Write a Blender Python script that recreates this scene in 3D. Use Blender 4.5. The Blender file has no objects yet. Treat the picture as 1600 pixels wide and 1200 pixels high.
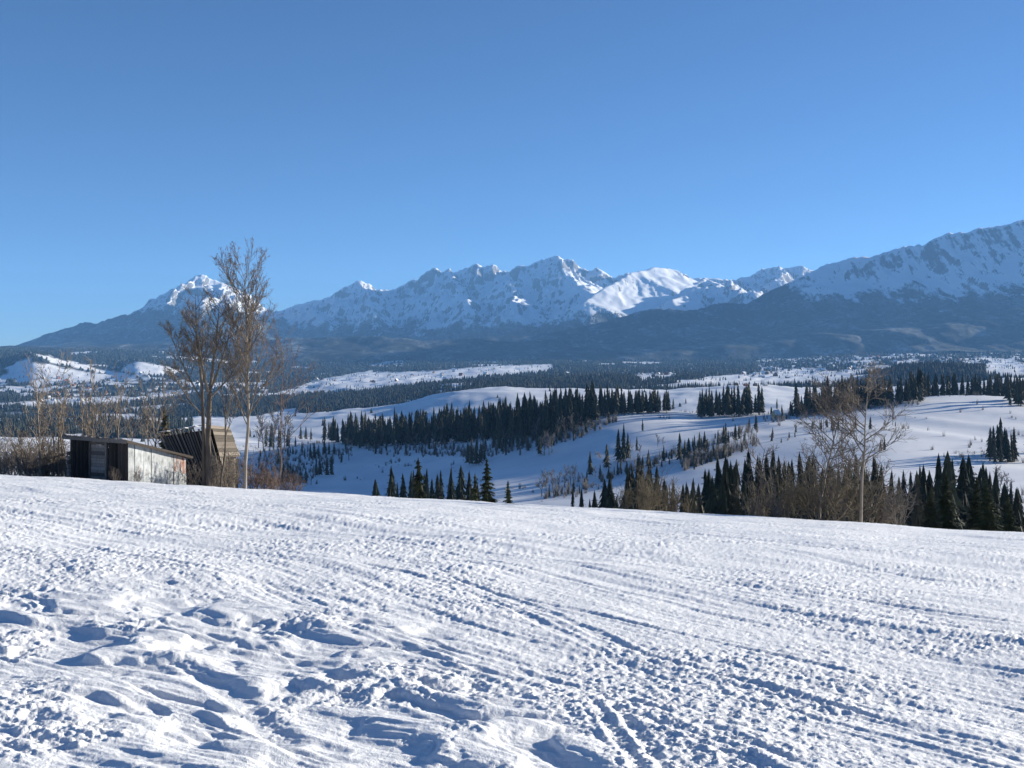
import bpy, math, random
import numpy as np

# ----------------------------------------------------------------- camera, sky, sun, exposure
S = bpy.context.scene
C = S.collection
F = 1716.0            # focal length in photograph pixels (1600 wide)
HZ = 575.0            # photograph row of the level horizon
cam_d = bpy.data.cameras.new('camera')
cam = bpy.data.objects.new('camera', cam_d); C.objects.link(cam)
cam.location = (0, 0, 0); cam.rotation_euler = (math.radians(90), 0, 0)
cam_d.sensor_width = 36.0; cam_d.lens = 36.0 * F / 1600.0
cam_d.shift_y = (HZ - 600.0) / 1600.0
cam_d.clip_start = 0.1; cam_d.clip_end = 90000.0
S.camera = cam

SUN_AZ, SUN_EL = 64.0, 11.6        # degrees to the right of the view axis, degrees up
W = bpy.data.worlds.new('World'); S.world = W; W.use_nodes = True
nt = W.node_tree; nt.nodes.clear()
sky = nt.nodes.new('ShaderNodeTexSky'); sky.sky_type = 'NISHITA'; sky.sun_disc = False
sky.sun_elevation = math.radians(SUN_EL); sky.sun_rotation = math.radians(SUN_AZ)
sky.altitude = 1000; sky.air_density = 0.66; sky.dust_density = 0.0; sky.ozone_density = 4.3
bg = nt.nodes.new('ShaderNodeBackground'); bg.inputs[1].default_value = 0.063
wo = nt.nodes.new('ShaderNodeOutputWorld')
nt.links.new(sky.outputs[0], bg.inputs[0]); nt.links.new(bg.outputs[0], wo.inputs[0])

sl = bpy.data.lights.new('sun', 'SUN'); sl.energy = 5.0; sl.angle = math.radians(0.5); sl.color = (1.0, 0.93, 0.80)
sun = bpy.data.objects.new('sun', sl); C.objects.link(sun)
sa, se = math.radians(SUN_AZ), math.radians(SUN_EL)
SUNV = np.array([math.sin(sa) * math.cos(se), math.cos(sa) * math.cos(se), math.sin(se)])
from mathutils import Vector
sun.rotation_euler = Vector(SUNV.tolist()).to_track_quat('Z', 'Y').to_euler()
S.view_settings.view_transform = 'Standard'; S.view_settings.look = 'None'
S.view_settings.gamma = 1.0; S.view_settings.exposure = 1.24; S.view_settings.use_curve_mapping = False
S.cycles.use_denoising = True
S.cycles.volume_bounces = 1; S.cycles.max_bounces = 6; S.cycles.diffuse_bounces = 3

# ----------------------------------------------------------------- helpers
rng = np.random.default_rng(7)
random.seed(7)

_PN = 2048
_PERM = np.random.default_rng(1234).permutation(_PN).astype(np.int32)
_GA = np.random.default_rng(99).uniform(0, 2 * math.pi, _PN)
_GC = np.cos(_GA); _GS = np.sin(_GA)
_R4 = np.random.default_rng(5).random((_PN, 4))

def _cell(ix, iy, seed):
    return _PERM[(ix + _PERM[(iy + seed * 131) & (_PN - 1)]) & (_PN - 1)]

def perlin(x, y, seed=0):
    x = np.asarray(x, float); y = np.asarray(y, float)
    x, y = np.broadcast_arrays(x, y)
    ix = np.floor(x); iy = np.floor(y); fx = x - ix; fy = y - iy
    ix = ix.astype(np.int32); iy = iy.astype(np.int32)
    u = fx * fx * fx * (fx * (fx * 6 - 15) + 10); v = fy * fy * fy * (fy * (fy * 6 - 15) + 10)
    r0 = _PERM[(iy + seed * 131) & (_PN - 1)]; r1 = _PERM[(iy + 1 + seed * 131) & (_PN - 1)]
    h = _PERM[(ix + r0) & (_PN - 1)]; a = _GC[h] * fx + _GS[h] * fy
    h = _PERM[(ix + 1 + r0) & (_PN - 1)]; b = _GC[h] * (fx - 1) + _GS[h] * fy
    h = _PERM[(ix + r1) & (_PN - 1)]; c = _GC[h] * fx + _GS[h] * (fy - 1)
    h = _PERM[(ix + 1 + r1) & (_PN - 1)]; d = _GC[h] * (fx - 1) + _GS[h] * (fy - 1)
    a = a + u * (b - a); c = c + u * (d - c)
    return 1.5 * (a + v * (c - a))

def fbm(x, y, seed=0, oct=4, gain=0.5, lac=2.03):
    s = 0; amp = 1.0
    for k in range(oct):
        s = s + amp * perlin(x, y, seed + 17 * k); x = x * lac; y = y * lac; amp *= gain
    return s

def ridged(x, y, seed=0, oct=4, gain=0.5, lac=2.1):
    s = 0; amp = 1.0; w = 1.0
    for k in range(oct):
        n = (1 - np.abs(perlin(x, y, seed + 31 * k))) ** 2 * w
        s = s + amp * n; w = np.clip(n * 1.6, 0, 1); x = x * lac; y = y * lac; amp *= gain
    return s

def bumps(x, y, seed=0, keep=0.6):
    """scattered round clods, one jittered per cell of size 1: height 0..1"""
    ix = np.floor(x).astype(np.int32); iy = np.floor(y).astype(np.int32)
    out = np.zeros(np.shape(x))
    for dx in (-1, 0, 1):
        for dy in (-1, 0, 1):
            cx, cy = ix + dx, iy + dy
            q = _R4[_cell(cx, cy, seed)]; r = 0.2 + 0.4 * q[..., 2]
            d2 = ((x - cx - q[..., 0]) ** 2 + (y - cy - q[..., 1]) ** 2) / (r * r)
            out = np.maximum(out, (q[..., 3] < keep) * r * np.sqrt(np.clip(1 - d2, 0, 1)))
    return out

def sstep(a, b, x):
    t = np.clip((x - a) / (b - a), 0, 1); return t * t * (3 - 2 * t)

def curve(pts):
    """smooth monotone interpolation through (x, value) points"""
    px = np.array([p[0] for p in pts], float); py = np.array([p[1] for p in pts], float)
    h = np.diff(px); d = np.diff(py) / h
    m = np.zeros_like(py); m[0] = d[0]; m[-1] = d[-1]
    for i in range(1, len(px) - 1):
        if d[i - 1] * d[i] > 0:
            w1 = 2 * h[i] + h[i - 1]; w2 = h[i] + 2 * h[i - 1]
            m[i] = (w1 + w2) / (w1 / d[i - 1] + w2 / d[i])
    def f(x):
        x = np.clip(np.asarray(x, float), px[0], px[-1])
        i = np.clip(np.searchsorted(px, x) - 1, 0, len(px) - 2)
        t = (x - px[i]) / h[i]; t2 = t * t; t3 = t2 * t
        return (2 * t3 - 3 * t2 + 1) * py[i] + (t3 - 2 * t2 + t) * h[i] * m[i] + (-2 * t3 + 3 * t2) * py[i + 1] + (t3 - t2) * h[i] * m[i + 1]
    return f

def inpoly(x, y, poly):
    r = np.zeros(np.shape(x), bool); n = len(poly)
    for i in range(n):
        x1, y1 = poly[i]; x2, y2 = poly[(i + 1) % n]
        c = ((y1 > y) != (y2 > y)) & (x < (x2 - x1) * (y - y1) / (y2 - y1 + 1e-12) + x1)
        r ^= c
    return r

def raw_mesh(name, V, Fc, smooth=False):
    """V (n,3); Fc (m,3) or (m,4)"""
    V = np.asarray(V, np.float32); Fc = np.asarray(Fc, np.int32)
    me = bpy.data.meshes.new(name); k = Fc.shape[1]; m = len(Fc)
    me.vertices.add(len(V)); me.vertices.foreach_set('co', V.ravel())
    me.loops.add(m * k); me.loops.foreach_set('vertex_index', Fc.ravel())
    me.polygons.add(m); me.polygons.foreach_set('loop_start', np.arange(0, m * k, k, dtype=np.int32))
    try: me.polygons.foreach_set('loop_total', np.full(m, k, np.int32))
    except Exception: pass
    me.polygons.foreach_set('use_smooth', np.full(m, bool(smooth)))
    me.update(calc_edges=True)
    return me

def grid_faces(nr, nc):
    a = np.arange(nr * nc, dtype=np.int32).reshape(nr, nc)
    return np.stack([a[:-1, :-1].ravel(), a[:-1, 1:].ravel(), a[1:, 1:].ravel(), a[1:, :-1].ravel()], 1)

def add_attr(me, name, vals):
    at = me.attributes.new(name, 'FLOAT', 'POINT'); at.data.foreach_set('value', np.asarray(vals, np.float32).ravel())

def link(name, me, mat=None, parent=None):
    o = bpy.data.objects.new(name, me); C.objects.link(o)
    if mat is not None and me is not None and len(me.materials) == 0: me.materials.append(mat)
    if parent is not None: o.parent = parent
    return o

def tag(o, label=None, cat=None, group=None, kind=None):
    if label: o['label'] = label
    if cat: o['category'] = cat
    if group: o['group'] = group
    if kind: o['kind'] = kind
    return o

def empty(name, loc, rz=0.0):
    o = bpy.data.objects.new(name, None); C.objects.link(o); o.location = loc; o.rotation_euler = (0, 0, rz)
    o.empty_display_size = 0.2
    return o

class NT:
    def __init__(s, name):
        s.m = bpy.data.materials.new(name); s.m.use_nodes = True; s.t = s.m.node_tree; s.t.nodes.clear()
        s.out = s.n('ShaderNodeOutputMaterial'); s.p = s.n('ShaderNodeBsdfPrincipled')
        s.l(s.p.outputs[0], s.out.inputs[0])
    def n(s, t, **kw):
        o = s.t.nodes.new(t)
        for k, v in kw.items(): setattr(o, k, v)
        return o
    def l(s, a, b): s.t.links.new(a, b)
    def noise(s, scale, detail=4, rough=0.55, vec=None, dist=0.0):
        o = s.n('ShaderNodeTexNoise'); o.inputs['Scale'].default_value = scale; o.inputs['Detail'].default_value = detail
        o.inputs['Roughness'].default_value = rough; o.inputs['Distortion'].default_value = dist
        if vec is not None: s.l(vec, o.inputs['Vector'])
        return o.outputs['Fac']
    def ramp(s, fac, stops):
        o = s.n('ShaderNodeValToRGB'); e = o.color_ramp.elements
        while len(e) < len(stops): e.new(0.5)
        for i, (p, c) in enumerate(stops):
            e[i].position = p; e[i].color = (*c, 1) if len(c) == 3 else c
        s.l(fac, o.inputs[0]); return o.outputs[0]
    def math(s, op, a, b=None, clamp=False):
        o = s.n('ShaderNodeMath', operation=op, use_clamp=clamp)
        for i, v in enumerate((a, b)):
            if v is None: continue
            if isinstance(v, (int, float)): o.inputs[i].default_value = v
            else: s.l(v, o.inputs[i])
        return o.outputs[0]
    def mapr(s, v, a, b, c=0.0, d=1.0):
        o = s.n('ShaderNodeMapRange'); s.l(v, o.inputs[0])
        for i, x in enumerate((a, b, c, d)): o.inputs[i + 1].default_value = x
        return o.outputs[0]
    def mix(s, fac, a, b):
        o = s.n('ShaderNodeMix', data_type='RGBA')
        for i, v in ((0, fac), (6, a), (7, b)):
            if isinstance(v, tuple): o.inputs[i].default_value = (*v, 1)
            elif isinstance(v, (int, float)): o.inputs[i].default_value = v
            else: s.l(v, o.inputs[i])
        return o.outputs[2]
    def pos(s): return s.n('ShaderNodeNewGeometry').outputs['Position']
    def sep(s, v):
        o = s.n('ShaderNodeSeparateXYZ'); s.l(v, o.inputs[0]); return o.outputs
    def scale(s, v, k):
        o = s.n('ShaderNodeVectorMath', operation='MULTIPLY'); s.l(v, o.inputs[0]); o.inputs[1].default_value = k; return o.outputs[0]
    def color(s, c):
        if isinstance(c, tuple): s.p.inputs['Base Color'].default_value = (*c, 1)
        else: s.l(c, s.p.inputs['Base Color'])
    def bump(s, h, dist, strength=1.0):
        o = s.n('ShaderNodeBump'); o.inputs['Distance'].default_value = dist; o.inputs['Strength'].default_value = strength
        s.l(h, o.inputs['Height']); s.l(o.outputs[0], s.p.inputs['Normal'])
    def rough(s, r, spec=0.3):
        s.p.inputs['Roughness'].default_value = r; s.p.inputs['Specular IOR Level'].default_value = spec

def simple_mat(name, c1, c2, scale=3.0, rough=0.85, stretch=(1, 1, 1), bump=0.0, obj=True):
    k = NT(name)
    if obj: v = k.n('ShaderNodeTexCoord').outputs['Object']
    else: v = k.pos()
    v = k.scale(v, stretch)
    n = k.noise(scale, 5, 0.6, v)
    k.color(k.ramp(n, [(0.3, c1), (0.7, c2)])); k.rough(rough, 0.2)
    if bump: k.bump(n, bump)
    return k.m

# ----------------------------------------------------------------- materials of the land
def snow_near():
    k = NT('snow_near'); p = k.pos()
    n = k.noise(0.8, 5, 0.6, p)
    k.color(k.ramp(n, [(0.3, (0.84, 0.85, 0.865)), (0.7, (0.90, 0.905, 0.91))])); k.rough(0.6, 0.25)
    b = k.math('ADD', k.noise(38, 4, 0.65, p), k.math('MULTIPLY', k.noise(160, 2, 0.6, p), 0.4))
    k.bump(b, 0.012, 0.8)
    return k.m

def snow_valley():
    k = NT('snow_valley'); p = k.pos()
    a = k.n('ShaderNodeAttribute', attribute_name='forest').outputs['Fac']
    n = k.noise(0.02, 6, 0.6, p)
    snow = k.ramp(n, [(0.35, (0.74, 0.75, 0.78)), (0.65, (0.86, 0.865, 0.87))])
    g = k.noise(0.09, 5, 0.7, k.scale(p, (1, 0.35, 1)))
    patch = k.mapr(g, 0.64, 0.72)                       # tufts of dead grass showing through
    snow = k.mix(k.math('MULTIPLY', patch, 0.35), snow, (0.30, 0.26, 0.21))
    fn = k.noise(0.05, 5, 0.7, p)
    fr = k.ramp(fn, [(0.35, (0.030, 0.036, 0.034)), (0.62, (0.055, 0.058, 0.050)), (0.74, (0.22, 0.22, 0.23))])
    k.color(k.mix(a, snow, fr)); k.rough(0.7, 0.15)
    return k.m

def mountain_mat():
    k = NT('mountain'); p = k.pos(); geo = k.n('ShaderNodeNewGeometry')
    z = k.sep(p)[2]; nz = k.sep(geo.outputs['Normal'])[2]
    a = k.n('ShaderNodeAttribute', attribute_name='forest').outputs['Fac']
    rk = k.noise(0.010, 8, 0.74, k.scale(p, (1, 1, 0.6)))
    rk2 = k.noise(0.017, 6, 0.7, k.scale(p, (1.0, 0.13, 0.16)))
    steep = k.math('ADD', k.math('ADD', k.mapr(nz, 0.93, 0.66, -0.52, 0.46), k.mapr(z, 900, 1500, 0.0, 0.13)), k.math('ADD', k.math('MULTIPLY', k.math('SUBTRACT', rk, 0.5), 1.5), k.math('MULTIPLY', k.math('SUBTRACT', rk2, 0.5), 2.7)))
    rockmask = k.mapr(steep, 0.11, 0.36)
    snow = k.mix(k.math('MULTIPLY', rockmask, 0.92), (0.84, 0.85, 0.87), (0.13, 0.125, 0.12))
    fn = k.noise(0.0030, 10, 0.82, k.scale(p, (1, 0.45, 1)))
    fcol = k.ramp(fn, [(0.30, (0.016, 0.021, 0.021)), (0.50, (0.030, 0.036, 0.035)), (0.57, (0.10, 0.11, 0.115)), (0.68, (0.34, 0.35, 0.36))])
    fn2 = k.noise(0.009, 7, 0.78, k.scale(p, (1, 0.4, 1)))
    fcol = k.mix(k.mapr(fn2, 0.55, 0.70, 0, 0.5), fcol, (0.5, 0.51, 0.52))
    edge = k.math('ADD', a, k.math('MULTIPLY', k.math('SUBTRACT', k.noise(0.007, 8, 0.78, k.scale(p, (1.0, 0.35, 0.5))), 0.5), 2.1))
    k.color(k.mix(k.mapr(edge, 0.42, 0.58), snow, fcol)); k.rough(0.85, 0.1)
    return k.m

M_SNOW = snow_near(); M_VAL = snow_valley(); M_MT = mountain_mat()

# ----------------------------------------------------------------- foreground slope
def slope_base(X, Y):
    z = -1.65 - 0.0707 * Y - 0.0564 * X - 4.3e-4 * Y * Y
    return z - 0.0045 * np.clip(Y - 74, 0, None) ** 2

def px_of(X, Y, Z): return 800 + F * X / Y, HZ - F * Z / Y

def slope_at_px(x, y):
    """where the view through photograph pixel (x, y) meets the slope"""
    u = (x - 800) / F
    Ys = np.linspace(2, 70, 6000); yy = HZ - F * slope_base(u * Ys, Ys) / Ys
    i = int(np.argmin(np.abs(yy - y))); return u * Ys[i], Ys[i]

def seg_dist(X, Y, pts):
    """distance and side along a polyline"""
    best = np.full(X.shape, 1e9); along = np.zeros(X.shape); L = 0
    for (x1, y1), (x2, y2) in zip(pts[:-1], pts[1:]):
        dx, dy = x2 - x1, y2 - y1; ll = math.hypot(dx, dy)
        t = np.clip(((X - x1) * dx + (Y - y1) * dy) / (ll * ll), 0, 1)
        d = np.hypot(X - x1 - t * dx, Y - y1 - t * dy)
        m = d < best; best = np.where(m, d, best); along = np.where(m, L + t * ll, along); L += ll
    return best, along

def slope_detail(X, Y):
    bx, by = px_of(X, Y, slope_base(X, Y))
    near = 1.0 / (1.0 + (Y / 45.0) ** 2)
    # where the trodden, skied surface gives way to wind-packed drifts
    edge = np.interp(bx, [-400, 0, 250, 420, 620, 760, 900, 980, 1100, 1300], [905, 915, 925, 950, 985, 1030, 1110, 1190, 1290, 1500])
    wob = 40 * fbm(X * 0.5, Y * 0.35, 3, 3)
    drift = sstep(-30, 35, by + wob - edge)
    ski = 1 - drift
    h = 0.10 * fbm(X * 0.10, Y * 0.10, 40, 3) + 0.025 * fbm(X * .45, Y * .3, 44, 3)
    # ski and sledge tracks: long grooves that run away to the left
    wx = X + 1.2 * fbm(X * 0.07, Y * 0.07, 50, 2); wy = Y + 1.2 * fbm(X * 0.07 + 9, Y * 0.07, 51, 2)
    for ang, fr, amp, sd in ((-41, 1.0, 0.020, 60), (-45, 2.6, 0.013, 61), (-40, 5.2, 0.012, 62), (-47, 1.7, 0.011, 63), (-42, 11.0, 0.010, 64), (-45, 20.0, 0.006, 65)):
        a = math.radians(ang); t = wx * math.sin(a) + wy * math.cos(a); v = wx * math.cos(a) - wy * math.sin(a)
        n = perlin(v * fr, t * fr * 0.045, sd) + 0.5 * perlin(v * fr * 2.1, t * fr * 0.06, sd + 100)
        m = sstep(-0.25, 0.45, fbm(X * 0.16, Y * 0.12, sd + 200, 2))
        far = 1.0 if fr < 4 else 1.0 / (1.0 + (Y * fr / 130.0) ** 3)      # lines too fine for the distance die out
        h = h + ski * amp * n * (0.35 + 0.9 * m) * far
    # crumbled clods left by skis
    cl = 0
    rub = 0.45 + 0.55 * sstep(-0.3, 0.4, fbm(X * 0.35, Y * 0.25, 300, 3))
    for fr, amp, sd in ((7.0, 0.020, 71), (13.0, 0.065, 72), (24.0, 0.13, 73), (40.0, 0.12, 74)):
        cl = cl + amp / fr * 4.2 * bumps(X * fr + 0.6 * perlin(X * fr, Y * fr, 9), Y * fr * 0.9, sd, 0.62)
    cl = cl + 0.011 * fbm(X * 10, Y * 9, 75, 3)
    h = h + 0.85 * ski * rub * cl
    # wind-packed slabs with broken edges, hollows and heaps
    a = math.radians(-62); t = X * math.sin(a) + Y * math.cos(a); v = X * math.cos(a) - Y * math.sin(a)
    w = 0.55 * fbm(X * 0.7, Y * 0.7, 80, 3)
    n1 = fbm(v * 0.85 + w, t * 0.24 + w, 81, 5, 0.5)
    slab = 0.018 * np.tanh(6.0 * n1) + 0.022 * n1
    n2 = fbm(v * 1.7 + w, t * 0.8, 82, 3, 0.5)
    slab = slab + 0.012 * np.tanh(4.5 * n2)
    ripple = 0.010 * perlin(v * 9 + 2 * w, t * 1.6, 83) + 0.006 * perlin(v * 21, t * 3.5, 84)
    heap = sstep(0.08, 0.5, fbm(X * 0.9 + 5, Y * 0.6, 85, 4))
    hp = 0.03 * bumps(X * 5.0 + w, Y * 4.6, 86, 0.4) + 1.1 * cl + 0.024 * fbm(X * 4.0, Y * 4.0, 87, 5, 0.6)
    h = h + drift * (slab + ripple + (0.10 + 0.45 * heap) * hp)
    # single tracks one can follow
    def groove(pts, wid, dep, berm=0.5):
        p = [slope_at_px(*q) for q in pts]; d, al = seg_dist(X, Y, p)
        d = np.abs(d + 0.05 * perlin(al * 1.1, al * 0 + 3.3, 5)); dep = dep * 0.36 * np.clip(0.6 + 0.9 * perlin(al * 0.5, al * 0 + 7.7, 6), 0, 1.2)
        return -dep * np.exp(-(d / wid) ** 4) + berm * dep * np.exp(-((d - wid * 1.6) / (wid * 0.6)) ** 2)
    for pts, wid, dep in (
        ([(700, 905), (1010, 1020), (1300, 1092), (1640, 1175)], 0.055, 0.045),
        ([(720, 925), (1010, 1045), (1300, 1120), (1640, 1205)], 0.05, 0.03),
        ([(560, 975), (780, 1030), (1020, 1095), (1330, 1215)], 0.05, 0.035),
        ([(545, 985), (765, 1042), (1000, 1110), (1290, 1220)], 0.05, 0.03),
        ([(290, 1030), (380, 1085), (440, 1140)], 0.09, 0.035),
        ([(420, 1000), (560, 1060), (760, 1130), (1000, 1220)], 0.045, 0.02),
        ([(925, 1085), (975, 1150), (1010, 1215)], 0.045, 0.04),
        ([(950, 1085), (1010, 1150), (1060, 1215)], 0.045, 0.035),
        ([(-20, 820), (250, 880), (600, 960)], 0.10, 0.04),
        ([(350, 800), (900, 885), (1650, 985)], 0.10, 0.035),
        ([(1150, 850), (1450, 905), (1700, 935)], 0.12, 0.05),
        ([(200, 790), (800, 850), (1650, 915)], 0.10, 0.04),
        ([(600, 840), (1100, 960), (1650, 1060)], 0.07, 0.035),
        ([(0, 790), (400, 850), (900, 960), (1650, 1110)], 0.06, 0.03)):
        h = h + groove(pts, wid, dep)
    return h

def build_slope():
    # rows follow equal steps of view angle so the mesh is as fine as the picture
    Yt = np.linspace(1.8, 62, 20000); dt = (1.65 + 0.0707 * Yt + 4.3e-4 * Yt * Yt) / Yt
    dmin = dt.min()
    angs = np.concatenate([np.linspace(0.95, 0.40, 40, endpoint=False), np.linspace(0.40, dmin * 1.001, 470)])
    yv = np.interp(angs[::-1], dt[::-1], Yt[::-1])[::-1]
    rows = [yv[0]]
    for y in yv[1:]:
        while y - rows[-1] > 0.25: rows.append(rows[-1] + 0.25)
        rows.append(y)
    y = rows[-1]
    while y < 78: y += 0.25; rows.append(y)
    while y < 122: y += 1.2; rows.append(y)
    rows = np.array(rows)
    u = np.concatenate([np.linspace(-1.1, -0.53, 40, endpoint=False), np.linspace(-0.53, 0.53, 900), np.linspace(0.53, 1.1, 41)[1:]])
    U, Y = np.meshgrid(u, rows); X = U * Y
    Z = slope_base(X, Y) + slope_detail(X, Y)
    V = np.stack([X, Y, Z], -1).reshape(-1, 3)
    print('slope verts', len(V))
    o = link('ground', raw_mesh('ground', V, grid_faces(*X.shape), True), M_SNOW)
    tag(o, 'trodden snow slope in the foreground with ski tracks and drifts', kind='structure')
    # a plain snow apron under and behind the camera
    g = np.linspace(-60, 60, 61); r = np.linspace(-40, 2.2, 22); U, Y = np.meshgrid(g, r)
    Z = slope_base(U, Y) - 0.12
    Z = -1.65 - 0.0707 * Y - 0.0564 * U - 0.10
    o = link('snow_apron', raw_mesh('snow_apron', np.stack([U, Y, Z], -1).reshape(-1, 3), grid_faces(*U.shape), True), M_SNOW)
    tag(o, 'snow slope continuing behind the viewpoint', kind='structure')
build_slope()

# ----------------------------------------------------------------- valley
RINGS = [
 (98,   [(-1200, 900), (0, 905), (800, 925), (1600, 960), (2800, 1010)]),
 (130,  [(-1200, 930), (0, 935), (800, 950), (1600, 990), (2800, 1030)]),
 (250,  [(-1200, 930), (0, 940), (800, 960), (1600, 960), (2800, 980)]),
 (400,  [(-1200, 820), (0, 835), (400, 850), (800, 855), (1200, 840), (1600, 815), (2800, 830)]),
 (600,  [(-1200, 770), (0, 780), (400, 800), (600, 805), (800, 792), (1000, 772), (1200, 745), (1400, 728), (1600, 732), (2800, 750)]),
 (800,  [(-1200, 735), (0, 742), (400, 765), (600, 772), (800, 733), (1000, 693), (1200, 677), (1400, 666), (1600, 670), (2800, 690)]),
 (1000, [(-1200, 712), (0, 718), (400, 742), (600, 724), (800, 677), (900, 651), (966, 642), (1050, 641), (1100, 646), (1190, 644), (1240, 641), (1300, 634), (1400, 625), (1430, 621), (1500, 618), (1560, 619), (1620, 622), (2000, 632), (2800, 640)]),
 (1200, [(-1200, 695), (0, 700), (400, 706), (500, 692), (600, 686), (700, 676), (760, 667), (800, 660), (900, 652), (1050, 650), (1200, 651), (1300, 643), (1400, 632), (1500, 626), (1600, 628), (2800, 645)]),
 (1450, [(-1200, 682), (0, 686), (400, 698), (500, 692), (600, 690), (700, 684), (800, 668), (1000, 656), (1200, 655), (1400, 640), (1600, 634), (2800, 650)]),
 (1750, [(-1200, 676), (0, 682), (400, 692), (600, 682), (800, 665), (1000, 655), (1200, 648), (1400, 640), (1600, 630), (2800, 640)]),
 (2400, [(-1200, 664), (0, 660), (200, 657), (400, 655), (555, 640), (625, 632), (675, 620), (725, 612), (800, 606), (1030, 611), (1076, 606), (1156, 601), (1200, 604), (1300, 608), (1400, 606), (1500, 600), (1600, 592), (2800, 590)]),
 (3000, [(-1200, 655), (0, 656), (200, 654), (400, 652), (555, 642), (700, 626), (800, 614), (1030, 612), (1200, 608), (1400, 606), (1600, 596), (2800, 590)]),
 (3700, [(-1200, 632), (0, 634), (437, 632), (550, 624), (645, 614), (695, 608), (800, 599), (1000, 596), (1200, 597), (1340, 592), (1400, 578), (1450, 573), (1520, 576), (1560, 578), (1600, 578), (2800, 575)]),
 (4500, [(-1200, 620), (0, 622), (437, 622), (550, 614), (645, 605), (695, 600), (800, 594), (1000, 591), (1200, 590), (1400, 583), (1600, 582), (2800, 580)]),
 (5600, [(-1200, 602), (0, 602), (200, 600), (437, 603), (550, 597), (700, 592), (800, 587), (1000, 585), (1200, 583), (1400, 576), (1600, 576), (2800, 572)]),
 (6800, [(-1200, 575), (-200, 560), (0, 566), (24, 562), (45, 551), (100, 564), (150, 574), (186, 578), (210, 567), (250, 572), (288, 581), (350, 590), (437, 592), (550, 588), (700, 581), (800, 578), (1000, 579), (1200, 576), (1400, 566), (1600, 566), (2800, 560)]),
 (8500, [(-1200, 556), (0, 550), (100, 556), (300, 562), (437, 578), (550, 575), (700, 571), (860, 569), (1000, 570), (1200, 565), (1400, 555), (1600, 553), (2800, 545)]),
 (9800, [(-1200, 545), (0, 545), (300, 548), (437, 560), (700, 560), (1000, 560), (1200, 556), (1400, 548), (1600, 545), (2800, 535)]),
]
VX = np.concatenate([np.arange(-1200, -150, 30), np.arange(-150, 1750, 5), np.arange(1750, 2801, 40)]).astype(float)
_lr = np.log([r for r, _ in RINGS])
_z = np.array([[(HZ - v) / F * r for v in curve(p)(VX)] for r, p in RINGS])
for _ in range(6):                               # round off the kinks of the profiles
    _z[:, 1:-1] = 0.25 * _z[:, :-2] + 0.5 * _z[:, 1:-1] + 0.25 * _z[:, 2:]
VY = np.exp(np.linspace(math.log(98), math.log(9800), 360))
def _pchip_cols(xs, Y, xq):
    h = np.diff(xs)[:, None]; d = np.diff(Y, axis=0) / h
    m = np.zeros_like(Y); m[0] = d[0]; m[-1] = d[-1]
    w1 = 2 * h[1:] + h[:-1]; w2 = h[1:] + 2 * h[:-1]
    ok = d[:-1] * d[1:] > 0
    m[1:-1] = np.where(ok, (w1 + w2) / (w1 / np.where(ok, d[:-1], 1) + w2 / np.where(ok, d[1:], 1)), 0)
    i = np.clip(np.searchsorted(xs, xq) - 1, 0, len(xs) - 2); t = ((xq - xs[i]) / h[i, 0])[:, None]; hh = h[i]
    t2, t3 = t * t, t * t * t
    return (2 * t3 - 3 * t2 + 1) * Y[i] + (t3 - 2 * t2 + t) * hh * m[i] + (-2 * t3 + 3 * t2) * Y[i + 1] + (t3 - t2) * hh * m[i + 1]
VZ = _pchip_cols(_lr, _z, np.log(VY))
_X = (VX[None, :] - 800) / F * VY[:, None]; _Y = np.repeat(VY[:, None], len(VX), 1)
_amp = np.clip((_Y - 250) / 500, 0, 1) * np.clip(_Y / 1500, 0.5, 3.0)
VZ = VZ + _amp * (2.2 * fbm(_X / 260, _Y / 260, 500, 4) + 1.5 * ridged(_X / 110 + 0.5 * _Y / 110, _Y / 150, 510, 3) - 1.2 + 0.5 * np.tanh(6 * perlin(_X / 60 + 0.7 * _Y / 60, _Y / 200, 520)))
def valley_z(xp, Y):
    """bilinear height of the valley at photograph column xp and depth Y"""
    xp = np.atleast_1d(np.asarray(xp, float)); Y = np.atleast_1d(np.asarray(Y, float))
    i = np.clip(np.searchsorted(VX, xp) - 1, 0, len(VX) - 2); j = np.clip(np.searchsorted(VY, Y) - 1, 0, len(VY) - 2)
    a = np.clip((xp - VX[i]) / (VX[i + 1] - VX[i]), 0, 1); b = np.clip((Y - VY[j]) / (VY[j + 1] - VY[j]), 0, 1)
    return (VZ[j, i] * (1 - a) + VZ[j, i + 1] * a) * (1 - b) + (VZ[j + 1, i] * (1 - a) + VZ[j + 1, i + 1] * a) * b
def valley_hit(xp, yp, y0=180.0):
    """first ground point seen through photograph pixel (xp, yp)"""
    Y = np.exp(np.linspace(math.log(y0), math.log(9700), 1500))
    yy = HZ - F * valley_z(np.full_like(Y, xp), Y) / Y
    k = np.where(yy <= yp)[0]
    if len(k) == 0: return None
    Yk = Y[k[0]]; return ((xp - 800) / F * Yk, Yk, float(valley_z(xp, Yk)[0]))

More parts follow.
